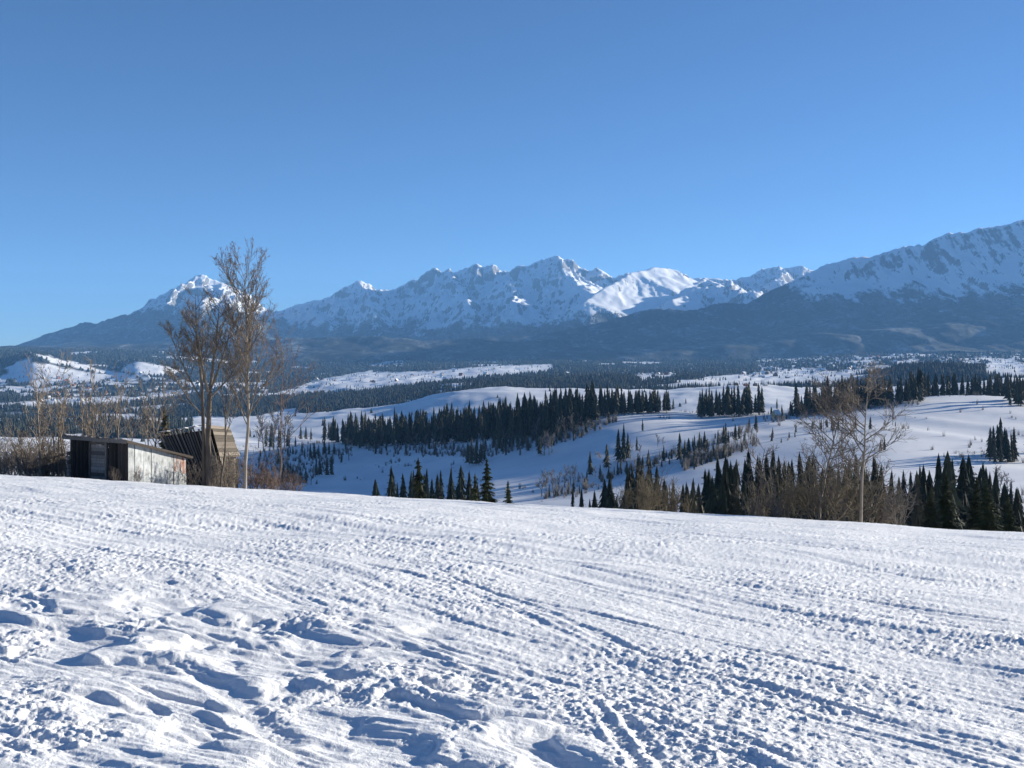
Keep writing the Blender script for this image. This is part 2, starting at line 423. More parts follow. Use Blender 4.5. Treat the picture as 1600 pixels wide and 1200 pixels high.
# woods and open fields of the far valley (photograph outlines of the clearings)
FIELDS = [
 [(425, 622), (437, 612), (507, 592), (560, 582), (690, 579), (700, 576), (760, 572), (862, 569), (866, 578), (840, 584), (760, 590), (650, 603), (560, 611)],
 [(-60, 600), (5, 586), (12, 575), (25, 564), (60, 566), (100, 574), (150, 583), (240, 592), (170, 597), (100, 600), (60, 601), (20, 596)],
 [(42, 551), (52, 552), (100, 563), (160, 578), (240, 590), (200, 591), (130, 577), (80, 566)],
 [(184, 580), (196, 571), (212, 565), (240, 569), (290, 579), (260, 587), (220, 586)],
 [(-100, 628), (20, 628), (90, 622), (160, 620), (230, 625), (180, 634), (60, 636), (-100, 638)],
 [(-100, 645), (30, 643), (50, 648), (-100, 653)],
 [(170, 640), (230, 634), (290, 630), (290, 635), (200, 645)],
 [(960, 605), (1060, 600), (1110, 588), (1200, 582), (1240, 576), (1310, 580), (1400, 570), (1380, 590), (1300, 602), (1180, 606)],
 [(985, 586), (1050, 583), (1060, 592), (1000, 597)],
 [(1536, 578), (1548, 563), (1570, 562), (1620, 570), (1620, 596), (1560, 590)],
 [(1380, 568), (1420, 562), (1450, 566), (1430, 570)],
 [(405, 650), (440, 640), (466, 636), (470, 645), (420, 656)],
]
def forest_mask(xp, Y, yp):
    X = (xp - 800) / F * Y
    n = fbm(X / 420, Y / 600, 600, 4); n2 = fbm(X / 130, Y / 170, 610, 3)
    m = np.zeros(np.shape(xp))
    far = Y > 3050
    m = np.where(far, 1.0, m)
    m = np.where(far & (n + 0.4 * n2 > 0.50), 0.0, m)                        # natural clearings
    vill = ((xp > 1180) & (Y > 4700)) | ((xp < 420) & (Y > 4100) & (Y < 6000))
    m = np.where(vill & (n2 + 0.5 * n > -0.02), 0.0, m)                     # open village land
    for P in FIELDS:
        m = np.where(far & inpoly(xp + 5 * n2, yp + 1.2 * n, P), 0.0, m)
    m = np.where((Y > 1500) & (Y < 2350) & (xp < 300) & (n2 > -0.25) & (Y > 1720 + 0.2 * xp), 1.0, m)
    m = np.where((Y > 3050) & (Y < 4450) & (xp > 1375 - 60 * n2) & (xp < 1540), 1.0, m)
    return m
_YP = HZ - F * VZ / _Y
VF = forest_mask(np.repeat(VX[None, :], len(VY), 0), _Y, _YP)
me = raw_mesh('valley', np.stack([_X, _Y, VZ], -1).reshape(-1, 3), grid_faces(*_X.shape), True)
add_attr(me, 'forest', VF)
tag(link('valley_terrain', me, M_VAL), 'rolling snow fields and woods of the valley', kind='structure')

# ----------------------------------------------------------------- mountains
def smax(a, b, k):
    h = np.clip(0.5 + 0.5 * (a - b) / k, 0, 1); return b + (a - b) * h + k * h * (1 - h)

LAYERS = [   # depth, length of the flank, crest line in the photograph
 (16500, 1900, [(-1200, 548), (-300, 548), (0, 547), (30, 538), (60, 527), (100, 512), (135, 502), (150, 505), (175, 497), (215, 487), (240, 472), (262, 459), (290, 440), (300, 433), (315, 429), (325, 432), (345, 440), (360, 446), (390, 462), (420, 482), (450, 500), (520, 530), (700, 560), (2800, 575)]),
 (18200, 2100, [(-1200, 570), (300, 560), (380, 515), (420, 490), (455, 480), (480, 472), (510, 466), (540, 450), (560, 437), (575, 442), (590, 450), (617, 453), (632, 441), (655, 431), (665, 424), (680, 418), (690, 425), (702, 420), (710, 427), (722, 422), (745, 409), (757, 416), (770, 412), (782, 421), (796, 426), (812, 414), (823, 415), (840, 409), (866, 398), (881, 403), (895, 406), (906, 417), (919, 426), (933, 419), (941, 422), (958, 435), (977, 428), (1007, 426), (1040, 420), (1057, 419), (1071, 426), (1082, 431), (1101, 434), (1137, 437), (1156, 433), (1176, 428), (1190, 417), (1215, 417), (1234, 419), (1255, 415), (1267, 423), (1300, 432), (1500, 480), (2800, 540)]),
 (12600, 1500, [(-1200, 575), (600, 560), (760, 526), (829, 524), (884, 516), (925, 508), (963, 498), (988, 490), (1016, 482), (1049, 483), (1090, 485), (1128, 473), (1172, 472), (1200, 458), (1240, 437), (1267, 424), (1292, 414), (1308, 409), (1330, 403), (1366, 399), (1388, 393), (1413, 385), (1446, 381), (1468, 371), (1484, 366), (1512, 364), (1534, 358), (1559, 357), (1581, 352), (1600, 345), (1660, 332), (1750, 340), (1900, 370), (2300, 430), (2800, 480)]),
 (10600, 700, [(-1200, 545), (0, 541), (150, 540), (300, 538), (435, 528), (550, 527), (700, 530), (800, 533), (860, 528), (930, 535), (1000, 540), (1200, 532), (1400, 520), (1600, 512), (2800, 510)]),
]
SPURS = [    # crest lines of side ridges: photograph column, row, depth; slope of the left and the right flank
 ([(303, 433, 16500), (272, 463, 15800), (238, 498, 15000), (212, 528, 14300)], 0.55, 0.50),
 ([(345, 440, 16500), (352, 462, 16000), (352, 484, 15500)], 0.5, 0.7),
 ([(563, 438, 18200), (574, 455, 17700), (583, 485, 16900), (590, 515, 16000)], 0.55, 0.75),
 ([(480, 473, 18200), (500, 500, 17000), (530, 520, 15800)], 0.45, 0.5),
 ([(702, 421, 18200), (712, 445, 17600), (728, 470, 16900), (752, 500, 16000)], 0.55, 0.65),
 ([(866, 399, 18200), (895, 428, 17500), (920, 452, 16900)], 0.6, 0.6),
 ([(790, 425, 18200), (800, 455, 17200), (805, 485, 16000)], 0.5, 0.5),
 ([(1045, 418, 16400), (1012, 419, 15900), (985, 427, 15500), (958, 445, 14900), (910, 469, 14000)], 0.60, 0.48),
 ([(1101, 432, 16500), (1090, 445, 15700), (1075, 458, 15000), (1050, 468, 14400)], 0.5, 0.5),
 ([(1112, 433, 16000), (1140, 445, 15400), (1178, 460, 14600)], 0.35, 0.5),
 ([(1215, 417, 18200), (1225, 440, 17200)], 0.5, 0.5),
 ([(1267, 424, 12600), (1285, 450, 12000), (1290, 475, 11500)], 0.5, 0.35),
 ([(1366, 400, 12600), (1390, 430, 12100), (1420, 465, 11600)], 0.5, 0.4),
 ([(1484, 367, 12600), (1492, 400, 12200), (1500, 440, 11700)], 0.45, 0.45),
 ([(1590, 350, 12600), (1575, 380, 12200), (1560, 430, 11700)], 0.45, 0.6),
]
def build_mountains():
    xs = np.concatenate([np.arange(-1200, -100, 25), np.arange(-100, 1700, 2.5), np.arange(1700, 2801, 25)]).astype(float)
    ys = np.concatenate([np.linspace(8700, 11400, 64, endpoint=False), np.linspace(11400, 18600, 190, endpoint=False), np.linspace(18600, 21000, 12)])
    XP, Y = np.meshgrid(xs, ys); X = (XP - 800) / F * Y
    base = (HZ - curve([(-1200, 548), (0, 548), (437, 560), (1000, 561), (1400, 549), (1600, 546), (2800, 536)])(XP)) / F * 9800.0
    base = base + (Y - 9800) * 0.012 - 140 * sstep(9750, 8800, Y)
    H = base.copy(); crestd = np.full(X.shape, 5000.0)
    wig = 260 * fbm(X / 1500, Y * 0 + 3.1, 700, 3)
    for D, L, pts in LAYERS:
        zc = (HZ - np.interp(XP, [p[0] for p in pts], [p[1] for p in pts])) / F * D
        if L > 1000: zc = zc + (4 if D < 14000 else 12) * fbm(X / 170, X * 0 + D, 705, 3)
        d = np.abs(Y - D - wig * (L > 1000)); 
        zz = base + (zc - base) * np.exp(-d / L) 
        up = zz > H
        crestd = np.where(up, d, crestd); H = smax(zz, H, 40.0)
    for pts, sl_, sr_ in SPURS:
        q = 1.55 if pts[0][2] == 18200 else 1.0
        P = [((x - 800) / F * D, D, (HZ - y) / F * D) for x, y, D in [(x, y, pts[0][2] - q * (pts[0][2] - D)) for x, y, D in pts]]
        best = np.full(X.shape, -1e9)
        for (x1, y1, z1), (x2, y2, z2) in zip(P[:-1], P[1:]):
            dx, dy = x2 - x1, y2 - y1; ll = math.hypot(dx, dy)
            t = np.clip(((X - x1) * dx + (Y - y1) * dy) / (ll * ll), 0, 1)
            ex, ey = X - x1 - t * dx, Y - y1 - t * dy; d = np.hypot(ex, ey)
            side = (dx * ey - dy * ex) > 0            # ridge runs towards us: positive = its right flank
            z = z1 + t * (z2 - z1) - d * np.where(t >= 0.999, 0.62, np.where(side, sr_, sl_))
            best = np.maximum(best, z)
        crestd = np.where(best > H, np.minimum(crestd, 250.0), crestd)
        H = smax(best, H, 25.0)
    rel = np.clip((H - base) / 500.0, 0, 1.3)
    keep = 1 - np.exp(-crestd / 260.0)
    calm = (0.55 + 0.45 * sstep(13400, 14200, Y)) * (1 - 0.8 * (sstep(905, 930, XP) * sstep(1110, 1080, XP) * sstep(13300, 13900, Y) * sstep(17000, 16600, Y)))
    wx = 220 * fbm(X / 900, Y / 900, 720, 3)
    r1 = ridged((X + wx) / 700, Y / 1900, 730, 3, 0.42)
    r2 = ridged((X + wx) / 190, Y / 700, 740, 3, 0.45)
    H = H + rel * (keep * calm * (105 * (r1 - 0.85)) + (0.2 + keep * 0.8) * calm * (34 + 34 * sstep(13600, 14400, Y)) * (r2 - 0.9)) + calm * rel * 12 * fbm(X / 75, Y / 110, 750, 3)
    H = H + 18 * fbm(X / 500, Y / 500, 760, 3)
    # trees stop below the screes; the line climbs and falls
    tl = 640 + 130 * fbm(X / 900, Y / 900, 770, 4) + (sstep(1290, 1180, XP) * 420 + 160) * sstep(13250, 12700, Y) + 60 * fbm(X / 250, Y / 700, 775, 2) + 180 * sstep(500, 350, XP) - 30 * sstep(500, 700, XP)
    fo = np.clip((tl - H) / 460 + 0.5, 0, 1)
    me = raw_mesh('mountains', np.stack([X, Y, H], -1).reshape(-1, 3), grid_faces(*X.shape), True)
    add_attr(me, 'forest', fo)
    print('mountain verts', X.size, 'top', H.max())
    tag(link('mountains', me, M_MT), 'snowy rocky mountain range above dark forested foothills', kind='structure')
    return H.max()
ZTOP = build_mountains()

# ----------------------------------------------------------------- haze: the air of the valley
def build_haze():
    x0, x1, y0, y1, z0, z1 = -26000, 26000, -300, 21500, -420, ZTOP + 60
    V = [(x, y, z) for x in (x0, x1) for y in (y0, y1) for z in (z0, z1)]
    Fc = [(0, 1, 3, 2), (4, 6, 7, 5), (0, 4, 5, 1), (2, 3, 7, 6), (0, 2, 6, 4), (1, 5, 7, 3)]
    m = bpy.data.materials.new('haze'); m.use_nodes = True; t = m.node_tree; t.nodes.clear()
    o = t.nodes.new('ShaderNodeOutputMaterial'); v = t.nodes.new('ShaderNodeVolumePrincipled')
    v.inputs['Color'].default_value = (0.24, 0.54, 1.0, 1); v.inputs['Density'].default_value = 2.6e-5
    v.inputs['Anisotropy'].default_value = 0.0
    t.links.new(v.outputs[0], o.inputs['Volume'])
    ob = link('haze', raw_mesh('haze', V, Fc), m); tag(ob, 'thin blue air over the valley and mountains', kind='stuff')
build_haze()
#@@PART2
# ----------------------------------------------------------------- materials of trees and timber
def needle_mat(name, c1, c2, scale):
    k = NT(name); v = k.n('ShaderNodeTexCoord').outputs['Object']; oi = k.n('ShaderNodeObjectInfo').outputs['Random']
    c = k.ramp(k.noise(scale, 5, 0.65, v), [(0.3, c1), (0.7, c2)])
    c = k.mix(k.mapr(oi, 0.7, 1.0, 0.0, 0.55), c, (0.060, 0.045, 0.030))
    hs = k.n('ShaderNodeHueSaturation'); k.l(c, hs.inputs['Color']); k.l(k.mapr(oi, 0, 1, 0.65, 1.6), hs.inputs['Value'])
    k.color(hs.outputs[0]); k.rough(0.85, 0.2); return k.m
M_NEEDLE = needle_mat('needles_near', (0.022, 0.032, 0.016), (0.065, 0.072, 0.030), 1.2)
M_NEEDLE_FAR = needle_mat('needles_far', (0.014, 0.021, 0.014), (0.040, 0.048, 0.028), 0.5)
M_WOODFAR = simple_mat('needles_distant', (0.022, 0.030, 0.026), (0.045, 0.052, 0.042), 0.02, 0.9, obj=False)
M_BARK_S = simple_mat('spruce_bark', (0.05, 0.035, 0.025), (0.11, 0.08, 0.06), 6, 0.9, (1, 1, 0.3))
M_BARK_PALE = simple_mat('pale_bark', (0.17, 0.145, 0.12), (0.36, 0.31, 0.26), 5, 0.9, (1, 1, 0.25), 0.02)
M_BARK_DARK = simple_mat('dark_bark', (0.05, 0.04, 0.033), (0.135, 0.11, 0.09), 5, 0.9, (1, 1, 0.25), 0.02)
M_TWIG = simple_mat('twigs', (0.10, 0.085, 0.072), (0.22, 0.185, 0.155), 1.5, 0.9)
M_TWIG_TAN = simple_mat('tan_twigs', (0.16, 0.13, 0.10), (0.31, 0.25, 0.19), 1.5, 0.9)
M_TWIG_OLIVE = simple_mat('olive_twigs', (0.085, 0.072, 0.048), (0.18, 0.148, 0.10), 1.2, 0.9)
M_TWIG_RED = simple_mat('reddish_twigs', (0.105, 0.075, 0.062), (0.20, 0.145, 0.118), 1.5, 0.9)
M_TWIG_GREY = simple_mat('grey_twigs', (0.10, 0.09, 0.085), (0.20, 0.18, 0.165), 0.5, 0.9)
M_SEED = simple_mat('seed_clusters', (0.10, 0.06, 0.04), (0.24, 0.15, 0.10), 2.5, 0.9)

# ----------------------------------------------------------------- tree builders
class TB:
    """tubes and blades collected into one mesh"""
    def __init__(s): s.V = []; s.T = []; s.n = 0
    def tube(s, pts, rad, sides=4):
        pts = np.asarray(pts, float); k = len(pts); rad = np.asarray(rad, float)
        d = np.gradient(pts, axis=0); d /= np.linalg.norm(d, axis=1)[:, None] + 1e-9
        ref = np.where(np.abs(d[:, 2:3]) > 0.9, np.array([[1.0, 0, 0]]), np.array([[0, 0, 1.0]]))
        a = np.cross(d, ref); a /= np.linalg.norm(a, axis=1)[:, None] + 1e-9; b = np.cross(d, a)
        th = np.arange(sides) * 2 * math.pi / sides
        ring = pts[:, None, :] + rad[:, None, None] * (np.cos(th)[None, :, None] * a[:, None, :] + np.sin(th)[None, :, None] * b[:, None, :])
        i = np.arange(k - 1)[:, None] * sides; j = np.arange(sides)[None, :]; jn = (j + 1) % sides
        A = i + j; B = i + jn; Cc = i + sides + jn; D = i + sides + j
        t = np.concatenate([np.stack([A, B, Cc], -1).reshape(-1, 3), np.stack([A, Cc, D], -1).reshape(-1, 3)]) + s.n
        s.V.append(ring.reshape(-1, 3)); s.T.append(t); s.n += k * sides
    def tris(s, V, T):
        V = np.asarray(V, float); s.V.append(V.reshape(-1, 3)); s.T.append(np.asarray(T, int) + s.n); s.n += len(V.reshape(-1, 3))
    def mesh(s, name, smooth=True): return raw_mesh(name, np.concatenate(s.V), np.concatenate(s.T), smooth)

def spruce_meshes(seed, h, rad, nwh, nbr, seg, low=0.05, sprigs=0, ragged=0.25):
    r = np.random.default_rng(seed); tb = TB()
    for i in range(nwh):
        t = (i + r.uniform(-0.3, 0.3)) / (nwh - 1); t = min(max(t, 0), 1)
        z = h * (low + (0.985 - low) * t)
        R = rad * (1 - t) ** 0.82 * r.uniform(1 - ragged, 1 + ragged * 0.6) * min(1, 0.72 + 1.6 * t) + 0.04 * rad
        a0 = r.uniform(0, 6.28)
        for b in range(nbr):
            if r.random() < 0.10: continue
            a = a0 + b * 6.283 / nbr + r.uniform(-0.3, 0.3); L = R * r.uniform(0.65, 1.12)
            dx, dy = math.cos(a), math.sin(a)
            s = np.linspace(0, 1, seg + 1)
            cz = z - L * (0.42 * s ** 1.2 - 0.16 * s ** 3) + r.uniform(-0.03, 0.03) * h * 0.3
            wid = L * 0.30 * np.sin(np.clip(s * 0.9 + 0.1, 0, 1) * math.pi) ** 0.7 + 0.02 * L
            wid[-1] = 0.01 * L
            cx, cy = dx * L * s, dy * L * s
            c = np.stack([cx, cy, cz], 1)
            l = np.stack([cx - dy * wid, cy + dx * wid, cz - wid * 0.75], 1); q = np.stack([cx + dy * wid, cy - dx * wid, cz - wid * 0.75], 1)
            V = np.concatenate([c, l, q]); n = seg + 1; T = []
            for k in range(seg):
                T += [(k, k + 1, n + k + 1), (k, n + k + 1, n + k), (k, 2 * n + k, 2 * n + k + 1), (k, 2 * n + k + 1, k + 1)]
            if sprigs == 0: tb.tris(V, T)
            else:                                            # near trees: many small hanging sprays instead of one blade
                for e in range(sprigs):
                    f = r.uniform(0.12, 1.0); p = np.array([dx * L * f, dy * L * f, np.interp(f, s, cz)])
                    sd = r.choice([-1, 1]); lg = L * r.uniform(0.22, 0.42) * (1.15 - 0.7 * f) + 0.12
                    ang = a + sd * r.uniform(0.35, 1.0); tip = p + np.array([math.cos(ang) * lg, math.sin(ang) * lg, -lg * r.uniform(0.15, 0.75)])
                    wv = np.array([-math.sin(ang), math.cos(ang), r.uniform(-0.5, 0.5)]) * lg * r.uniform(0.16, 0.3); mid = p * 0.45 + tip * 0.55
                    tb.tris([p, mid + wv, tip, mid - wv + np.array([0, 0, -0.1 * lg])], [(0, 1, 2), (0, 2, 3)])
                tb.tube([c[0], c[seg // 2], c[-1]], [0.02 * L ** 0.5, 0.014, 0.004], 3)
    tb.tris([(0, 0, h * 1.02), (0.05 * rad, 0, h * 0.93), (-0.03 * rad, 0.05 * rad, h * 0.93), (-0.03 * rad, -0.05 * rad, h * 0.93)], [(0, 1, 2), (0, 2, 3), (0, 3, 1)])
    tr = TB(); tr.tube([(0, 0, -0.06 * h), (0, 0, 0.3 * h), (0, 0, 0.97 * h)], [0.018 * h, 0.013 * h, 0.002 * h], 6)
    return tr.mesh('spruce_trunk'), tb.mesh('spruce_crown', False)

def skirt_spruce(seed, h, rad, tiers, m, low):
    """dense spruce: overlapping ragged skirts of drooping boughs"""
    r = np.random.default_rng(seed); tb = TB()
    for i in range(tiers):
        t = i / tiers; z = h * (low + (1 - low) * t); dz = h * (1 - low) / tiers
        R = rad * (1 - t) ** 0.85 * r.uniform(0.82, 1.12) * min(1, 0.78 + 1.5 * t) + 0.03 * rad
        th = np.arange(2 * m) * math.pi / m + r.uniform(0, 6.28) + r.uniform(-0.12, 0.12, 2 * m)
        out = np.arange(2 * m) % 2 == 0
        rr = R * np.where(out, r.uniform(0.72, 1.18, 2 * m), r.uniform(0.38, 0.62, 2 * m))
        zz = z + np.where(out, r.uniform(-0.45, 0.1, 2 * m), r.uniform(0.2, 0.7, 2 * m)) * dz
        cx, cy = r.normal(0, 0.07 * R, 2)
        ring = np.stack([cx + rr * np.cos(th), cy + rr * np.sin(th), zz], 1); top = np.array([[cx * 0.4, cy * 0.4, min(z + dz * 2.1, h * 1.02)]])
        j = np.arange(2 * m); tb.tris(np.concatenate([ring, top]), np.stack([j, (j + 1) % (2 * m), 0 * j + 2 * m], 1))
    tr = TB(); tr.tube([(0, 0, -0.06 * h), (0, 0, 0.3 * h), (0, 0, 0.97 * h)], [0.016 * h, 0.012 * h, 0.002 * h], 6)
    return tr.mesh('spruce_trunk'), tb.mesh('spruce_crown', False)

def full_spruce(seed, h, rad, low, nwh=22, nbr=9, sprigs=6):
    """ragged boughs hung with sprays round a dense core"""
    t, c = spruce_meshes(seed, h, rad, nwh, nbr, 2, low, sprigs); k = skirt_spruce(seed + 500, h, rad * 0.66, max(10, nwh * 2 // 3), 11, low + 0.02)[1]
    tb = TB()
    for me in (c, k):
        v = np.empty(len(me.vertices) * 3, np.float32); me.vertices.foreach_get('co', v); f = np.empty(len(me.loops), np.int32); me.loops.foreach_get('vertex_index', f)
        tb.tris(v.reshape(-1, 3), f.reshape(-1, 3))
    return t, tb.mesh('spruce_crown', False)

def add_spruce(loc, h, var, label, group, mat, base_h, rz=None, wide=1.0):
    tm, cm = var
    e = empty('spruce_tree', loc, random.uniform(0, 6.28) if rz is None else rz)
    k = h / base_h; e.scale = (k * wide, k * wide, k); e.rotation_euler = (random.gauss(0, 0.025), random.gauss(0, 0.025), e.rotation_euler[2])
    link('trunk', tm, M_BARK_S, e); link('crown', cm, mat, e)
    tag(e, label, 'spruce', group); return e

def grow(out, p, d, length, r0, lvl, prm, g):
    """one branch as a bent polyline, then its children"""
    n = prm['seg'][lvl]; up = prm['up'][lvl]; wob = prm['wob'][lvl]
    pts = [p]; dirs = []
    d = d / np.linalg.norm(d); st = length / n
    for i in range(n):
        d = d + g.normal(0, wob, 3) + np.array([0, 0, up]); d /= np.linalg.norm(d)
        p = p + d * st; pts.append(p); dirs.append(d)
    tip = prm['tip'][lvl]
    rad = r0 * (1 - np.linspace(0, 1, n + 1)) ** prm.get('taper', 0.8) + tip
    out[lvl].append((np.array(pts), rad))
    if lvl + 1 >= prm['levels']: return
    nc = prm['kids'][lvl]; nc = max(1, int(round(nc * g.uniform(0.75, 1.25))))
    f0 = prm['from'][lvl]
    for c in range(nc):
        f = f0 + (0.98 - f0) * (c + g.uniform(0, 1)) / nc
        i = min(int(f * n), n - 1); q = pts[i] + (pts[i + 1] - pts[i]) * (f * n - i); dd = dirs[i]
        rr = np.interp(f, np.linspace(0, 1, n + 1), rad)
        a = g.uniform(0, 6.283); ref = np.cross(dd, [0.3, 0.2, 1.0]); ref /= np.linalg.norm(ref) + 1e-9; rf2 = np.cross(dd, ref)
        sp = math.radians(g.uniform(*prm['ang'][lvl]))
        nd = dd * math.cos(sp) + (ref * math.cos(a) + rf2 * math.sin(a)) * math.sin(sp)
        ln = length * g.uniform(*prm['len'][lvl]) * (1.0 - prm['short'][lvl] * f)
        grow(out, q, nd, ln, min(rr * 0.7, r0 * prm['thin'][lvl]), lvl + 1, prm, g)

def tree_parts(out, split=1, sides=(7, 5, 3, 3, 3)):
    a, b = TB(), TB()
    for l, items in enumerate(out):
        for pts, rad in items: (a if l < split else b).tube(pts, rad, sides[l])
    return a.mesh('trunk'), b.mesh('crown')

def ground_z(X, Y):
    X = float(X); Y = float(Y)
    return float(slope_base(np.array(X), np.array(Y))) if Y < 112 else float(valley_z(800 + F * X / Y, Y)[0])
def stand_at(xp, Y): X = (xp - 800) / F * Y; return np.array([X, Y, ground_z(X, Y)])
def P3(x, y, d): return np.array([(x - 800) / F * d, d, (HZ - y) / F * d])

# ----------------------------------------------------------------- far woods (nobody could count them)
def cones(P, H, R, name, label, mat, sides=5, tiers=1):
    n = len(P); g = np.random.default_rng(3); th0 = g.uniform(0, 6.28, n)[:, None]
    V = []; T = []; off = 0
    for q in range(tiers):
        zb = H * (0.02 + 0.36 * q / max(1, tiers - 1) if tiers > 1 else 0.02); zt = H * (1.0 if q == tiers - 1 else 0.72)
        rr = R * (1.0 if q == 0 else 0.66)
        th = th0 + np.arange(sides)[None, :] * 2 * math.pi / sides + q
        jit = g.uniform(0.75, 1.25, (n, sides))
        ring = np.stack([P[:, 0:1] + rr[:, None] * jit * np.cos(th), P[:, 1:2] + rr[:, None] * jit * np.sin(th), P[:, 2:3] + zb[:, None] + 0 * th], -1)
        top = np.stack([P[:, 0], P[:, 1], P[:, 2] + zt], -1)[:, None, :]
        V.append(np.concatenate([ring, top], 1).reshape(-1, 3))
        b = (np.arange(n) * (sides + 1))[:, None] + off; j = np.arange(sides)[None, :]
        T.append(np.stack([b + j, b + (j + 1) % sides, b + sides + 0 * j], -1).reshape(-1, 3)); off += n * (sides + 1)
    o = link(name, raw_mesh(name, np.concatenate(V), np.concatenate(T)), mat)
    tag(o, label, kind='stuff'); return o

def scatter(n, x0, x1, y0, y1, mfun, seed):
    g = np.random.default_rng(seed)
    Y = np.sqrt(g.uniform(y0 * y0, y1 * y1, n)); xp = g.uniform(x0, x1, n)
    z = valley_z(xp, Y); yp = HZ - F * z / Y
    k = mfun(xp, Y, yp, g)
    return np.stack([(xp[k] - 800) / F * Y[k], Y[k], z[k]], 1), g

P, g = scatter(62000, -200, 1800, 1500, 4500, lambda xp, Y, yp, g: forest_mask(xp, Y, yp) > 0.5, 11)
cones(P, g.uniform(11, 24, len(P)), g.uniform(2.4, 4.2, len(P)), 'distant_forest', 'dark conifer woods banding the middle of the valley', M_WOODFAR, 4, 2)
P, g = scatter(26000, -200, 1800, 4500, 9700, lambda xp, Y, yp, g: forest_mask(xp, Y, yp) > 0.5, 12)
cones(P, g.uniform(12, 26, len(P)), g.uniform(6, 12, len(P)), 'far_forest', 'blue-dark forest covering the far valley floor', M_WOODFAR, 5)
# hedges, single trees and scrub strewn over the open land
def sparse(xp, Y, yp, g):
    X = (xp - 800) / F * Y
    hed = np.abs(fbm(X / 300, Y / 420, 640, 2)) < 0.035
    clump = fbm(X / 160, Y / 220, 650, 3) > 0.42
    lone = g.random(len(xp)) < 0.006
    vill = ((xp > 1180) & (Y > 4700)) | ((xp < 420) & (Y > 4000) & (Y < 6200))
    return (((hed | clump) & (g.random(len(xp)) < np.where(Y > 3000, 0.16, 0.10))) | lone | (vill & (g.random(len(xp)) < 0.05))) & (Y > 1500)
P, g = scatter(60000, -200, 1800, 1500, 8000, sparse, 13)
cones(P, g.uniform(5, 17, len(P)), g.uniform(1.8, 4.0, len(P)), 'valley_scrub', 'hedges and scattered small trees over the far fields', M_WOODFAR, 5, 2)

def field_scrub():
    """leafless brush and tufts along gullies and stand edges, each a spray of thin stems"""
    g = np.random.default_rng(17); n = 42000
    Y = np.sqrt(g.uniform(280 ** 2, 1400 ** 2, n)); xp = g.uniform(-150, 1750, n); X = (xp - 800) / F * Y
    line = np.abs(perlin(X / 110 + 0.5 * Y / 110, Y / 150, 510)) < 0.035
    clump = fbm(X / 70, Y / 90, 655, 3) > 0.50
    k = ((line & (fbm(X / 150, Y / 150, 656, 2) > 0.0)) | clump) & (g.random(n) < 0.5) | (g.random(n) < 0.004)
    X, Y, xp = X[k], Y[k], xp[k]; Z = valley_z(xp, Y)
    ex = []
    for poly, cnt in (([(560, 700), (760, 698), (900, 672), (960, 652), (966, 660), (900, 688), (760, 716), (600, 712)], 420), ([(840, 782), (900, 766), (1000, 725), (1180, 668), (1185, 674), (1000, 734), (900, 772)], 420),
                      ([(400, 702), (560, 704), (540, 716), (470, 760), (400, 760)], 260), ([(1190, 655), (1440, 628), (1440, 634), (1200, 662)], 160), ([(1060, 724), (1180, 690), (1185, 698), (1070, 736)], 160)):
        a_ = [p[0] for p in poly]; b_ = [p[1] for p in poly]; qx = g.uniform(min(a_), max(a_), cnt * 4); qy = g.uniform(min(b_), max(b_), cnt * 4); ok = inpoly(qx, qy, poly)
        for x_, y_ in list(zip(qx[ok], qy[ok]))[:cnt]:
            ht = valley_hit(x_, y_)
            if ht and ht[1] < 1700: ex.append(ht)
    ex = np.array(ex); X = np.concatenate([X, ex[:, 0]]); Y = np.concatenate([Y, ex[:, 1]]); Z = np.concatenate([Z, ex[:, 2]]); m = len(X); st = 12
    h = np.concatenate([0.9 + 5.0 * g.random(m - len(ex)) ** 2, 2.5 + 6.5 * g.random(len(ex))])[:, None] * g.uniform(0.5, 1, (m, st)); a = g.uniform(0, 6.28, (m, st)); sp = g.uniform(0.02, 0.34, (m, st)) * h
    bx = X[:, None] + g.normal(0, 0.4, (m, st)); by = Y[:, None] + g.normal(0, 0.4, (m, st)); w = 0.04 + 0.022 * h
    b0 = np.stack([bx - w, by, Z[:, None] - 0.2 + 0 * bx], -1); b1 = np.stack([bx + w, by + 0.1, Z[:, None] - 0.2 + 0 * bx], -1); b2 = np.stack([bx, by - w, Z[:, None] - 0.2 + 0 * bx], -1)
    tp = np.stack([bx + sp * np.cos(a), by + sp * np.sin(a), Z[:, None] + h], -1)
    V = np.stack([b0, b1, b2, tp], 2).reshape(-1, 3); i = np.arange(m * st)[:, None] * 4
    T = np.concatenate([i + np.array([[0, 1, 3]]), i + np.array([[1, 2, 3]]), i + np.array([[2, 0, 3]])])
    print('scrub', m)
    tag(link('field_scrub', raw_mesh('field_scrub', V, T), M_TWIG_GREY), 'leafless brush and tufts dotting the nearer valley fields', kind='stuff')
field_scrub()

# ----------------------------------------------------------------- spruces one can tell apart
SPR_NEAR = [full_spruce(20 + i, 10.0, 2.3, 0.03, 26, 9, 20) for i in range(3)]
SPR_MID = [full_spruce(40 + i, 20.0, 3.4 + 0.6 * (i % 3), 0.03 + 0.05 * (i % 2), 20, 8, 8) for i in range(6)]
SPR_FAR = [full_spruce(60 + i, 20.0, 3.5 + 0.6 * (i % 3), 0.05 + 0.05 * (i % 2), 13, 7, 5) for i in range(9)]

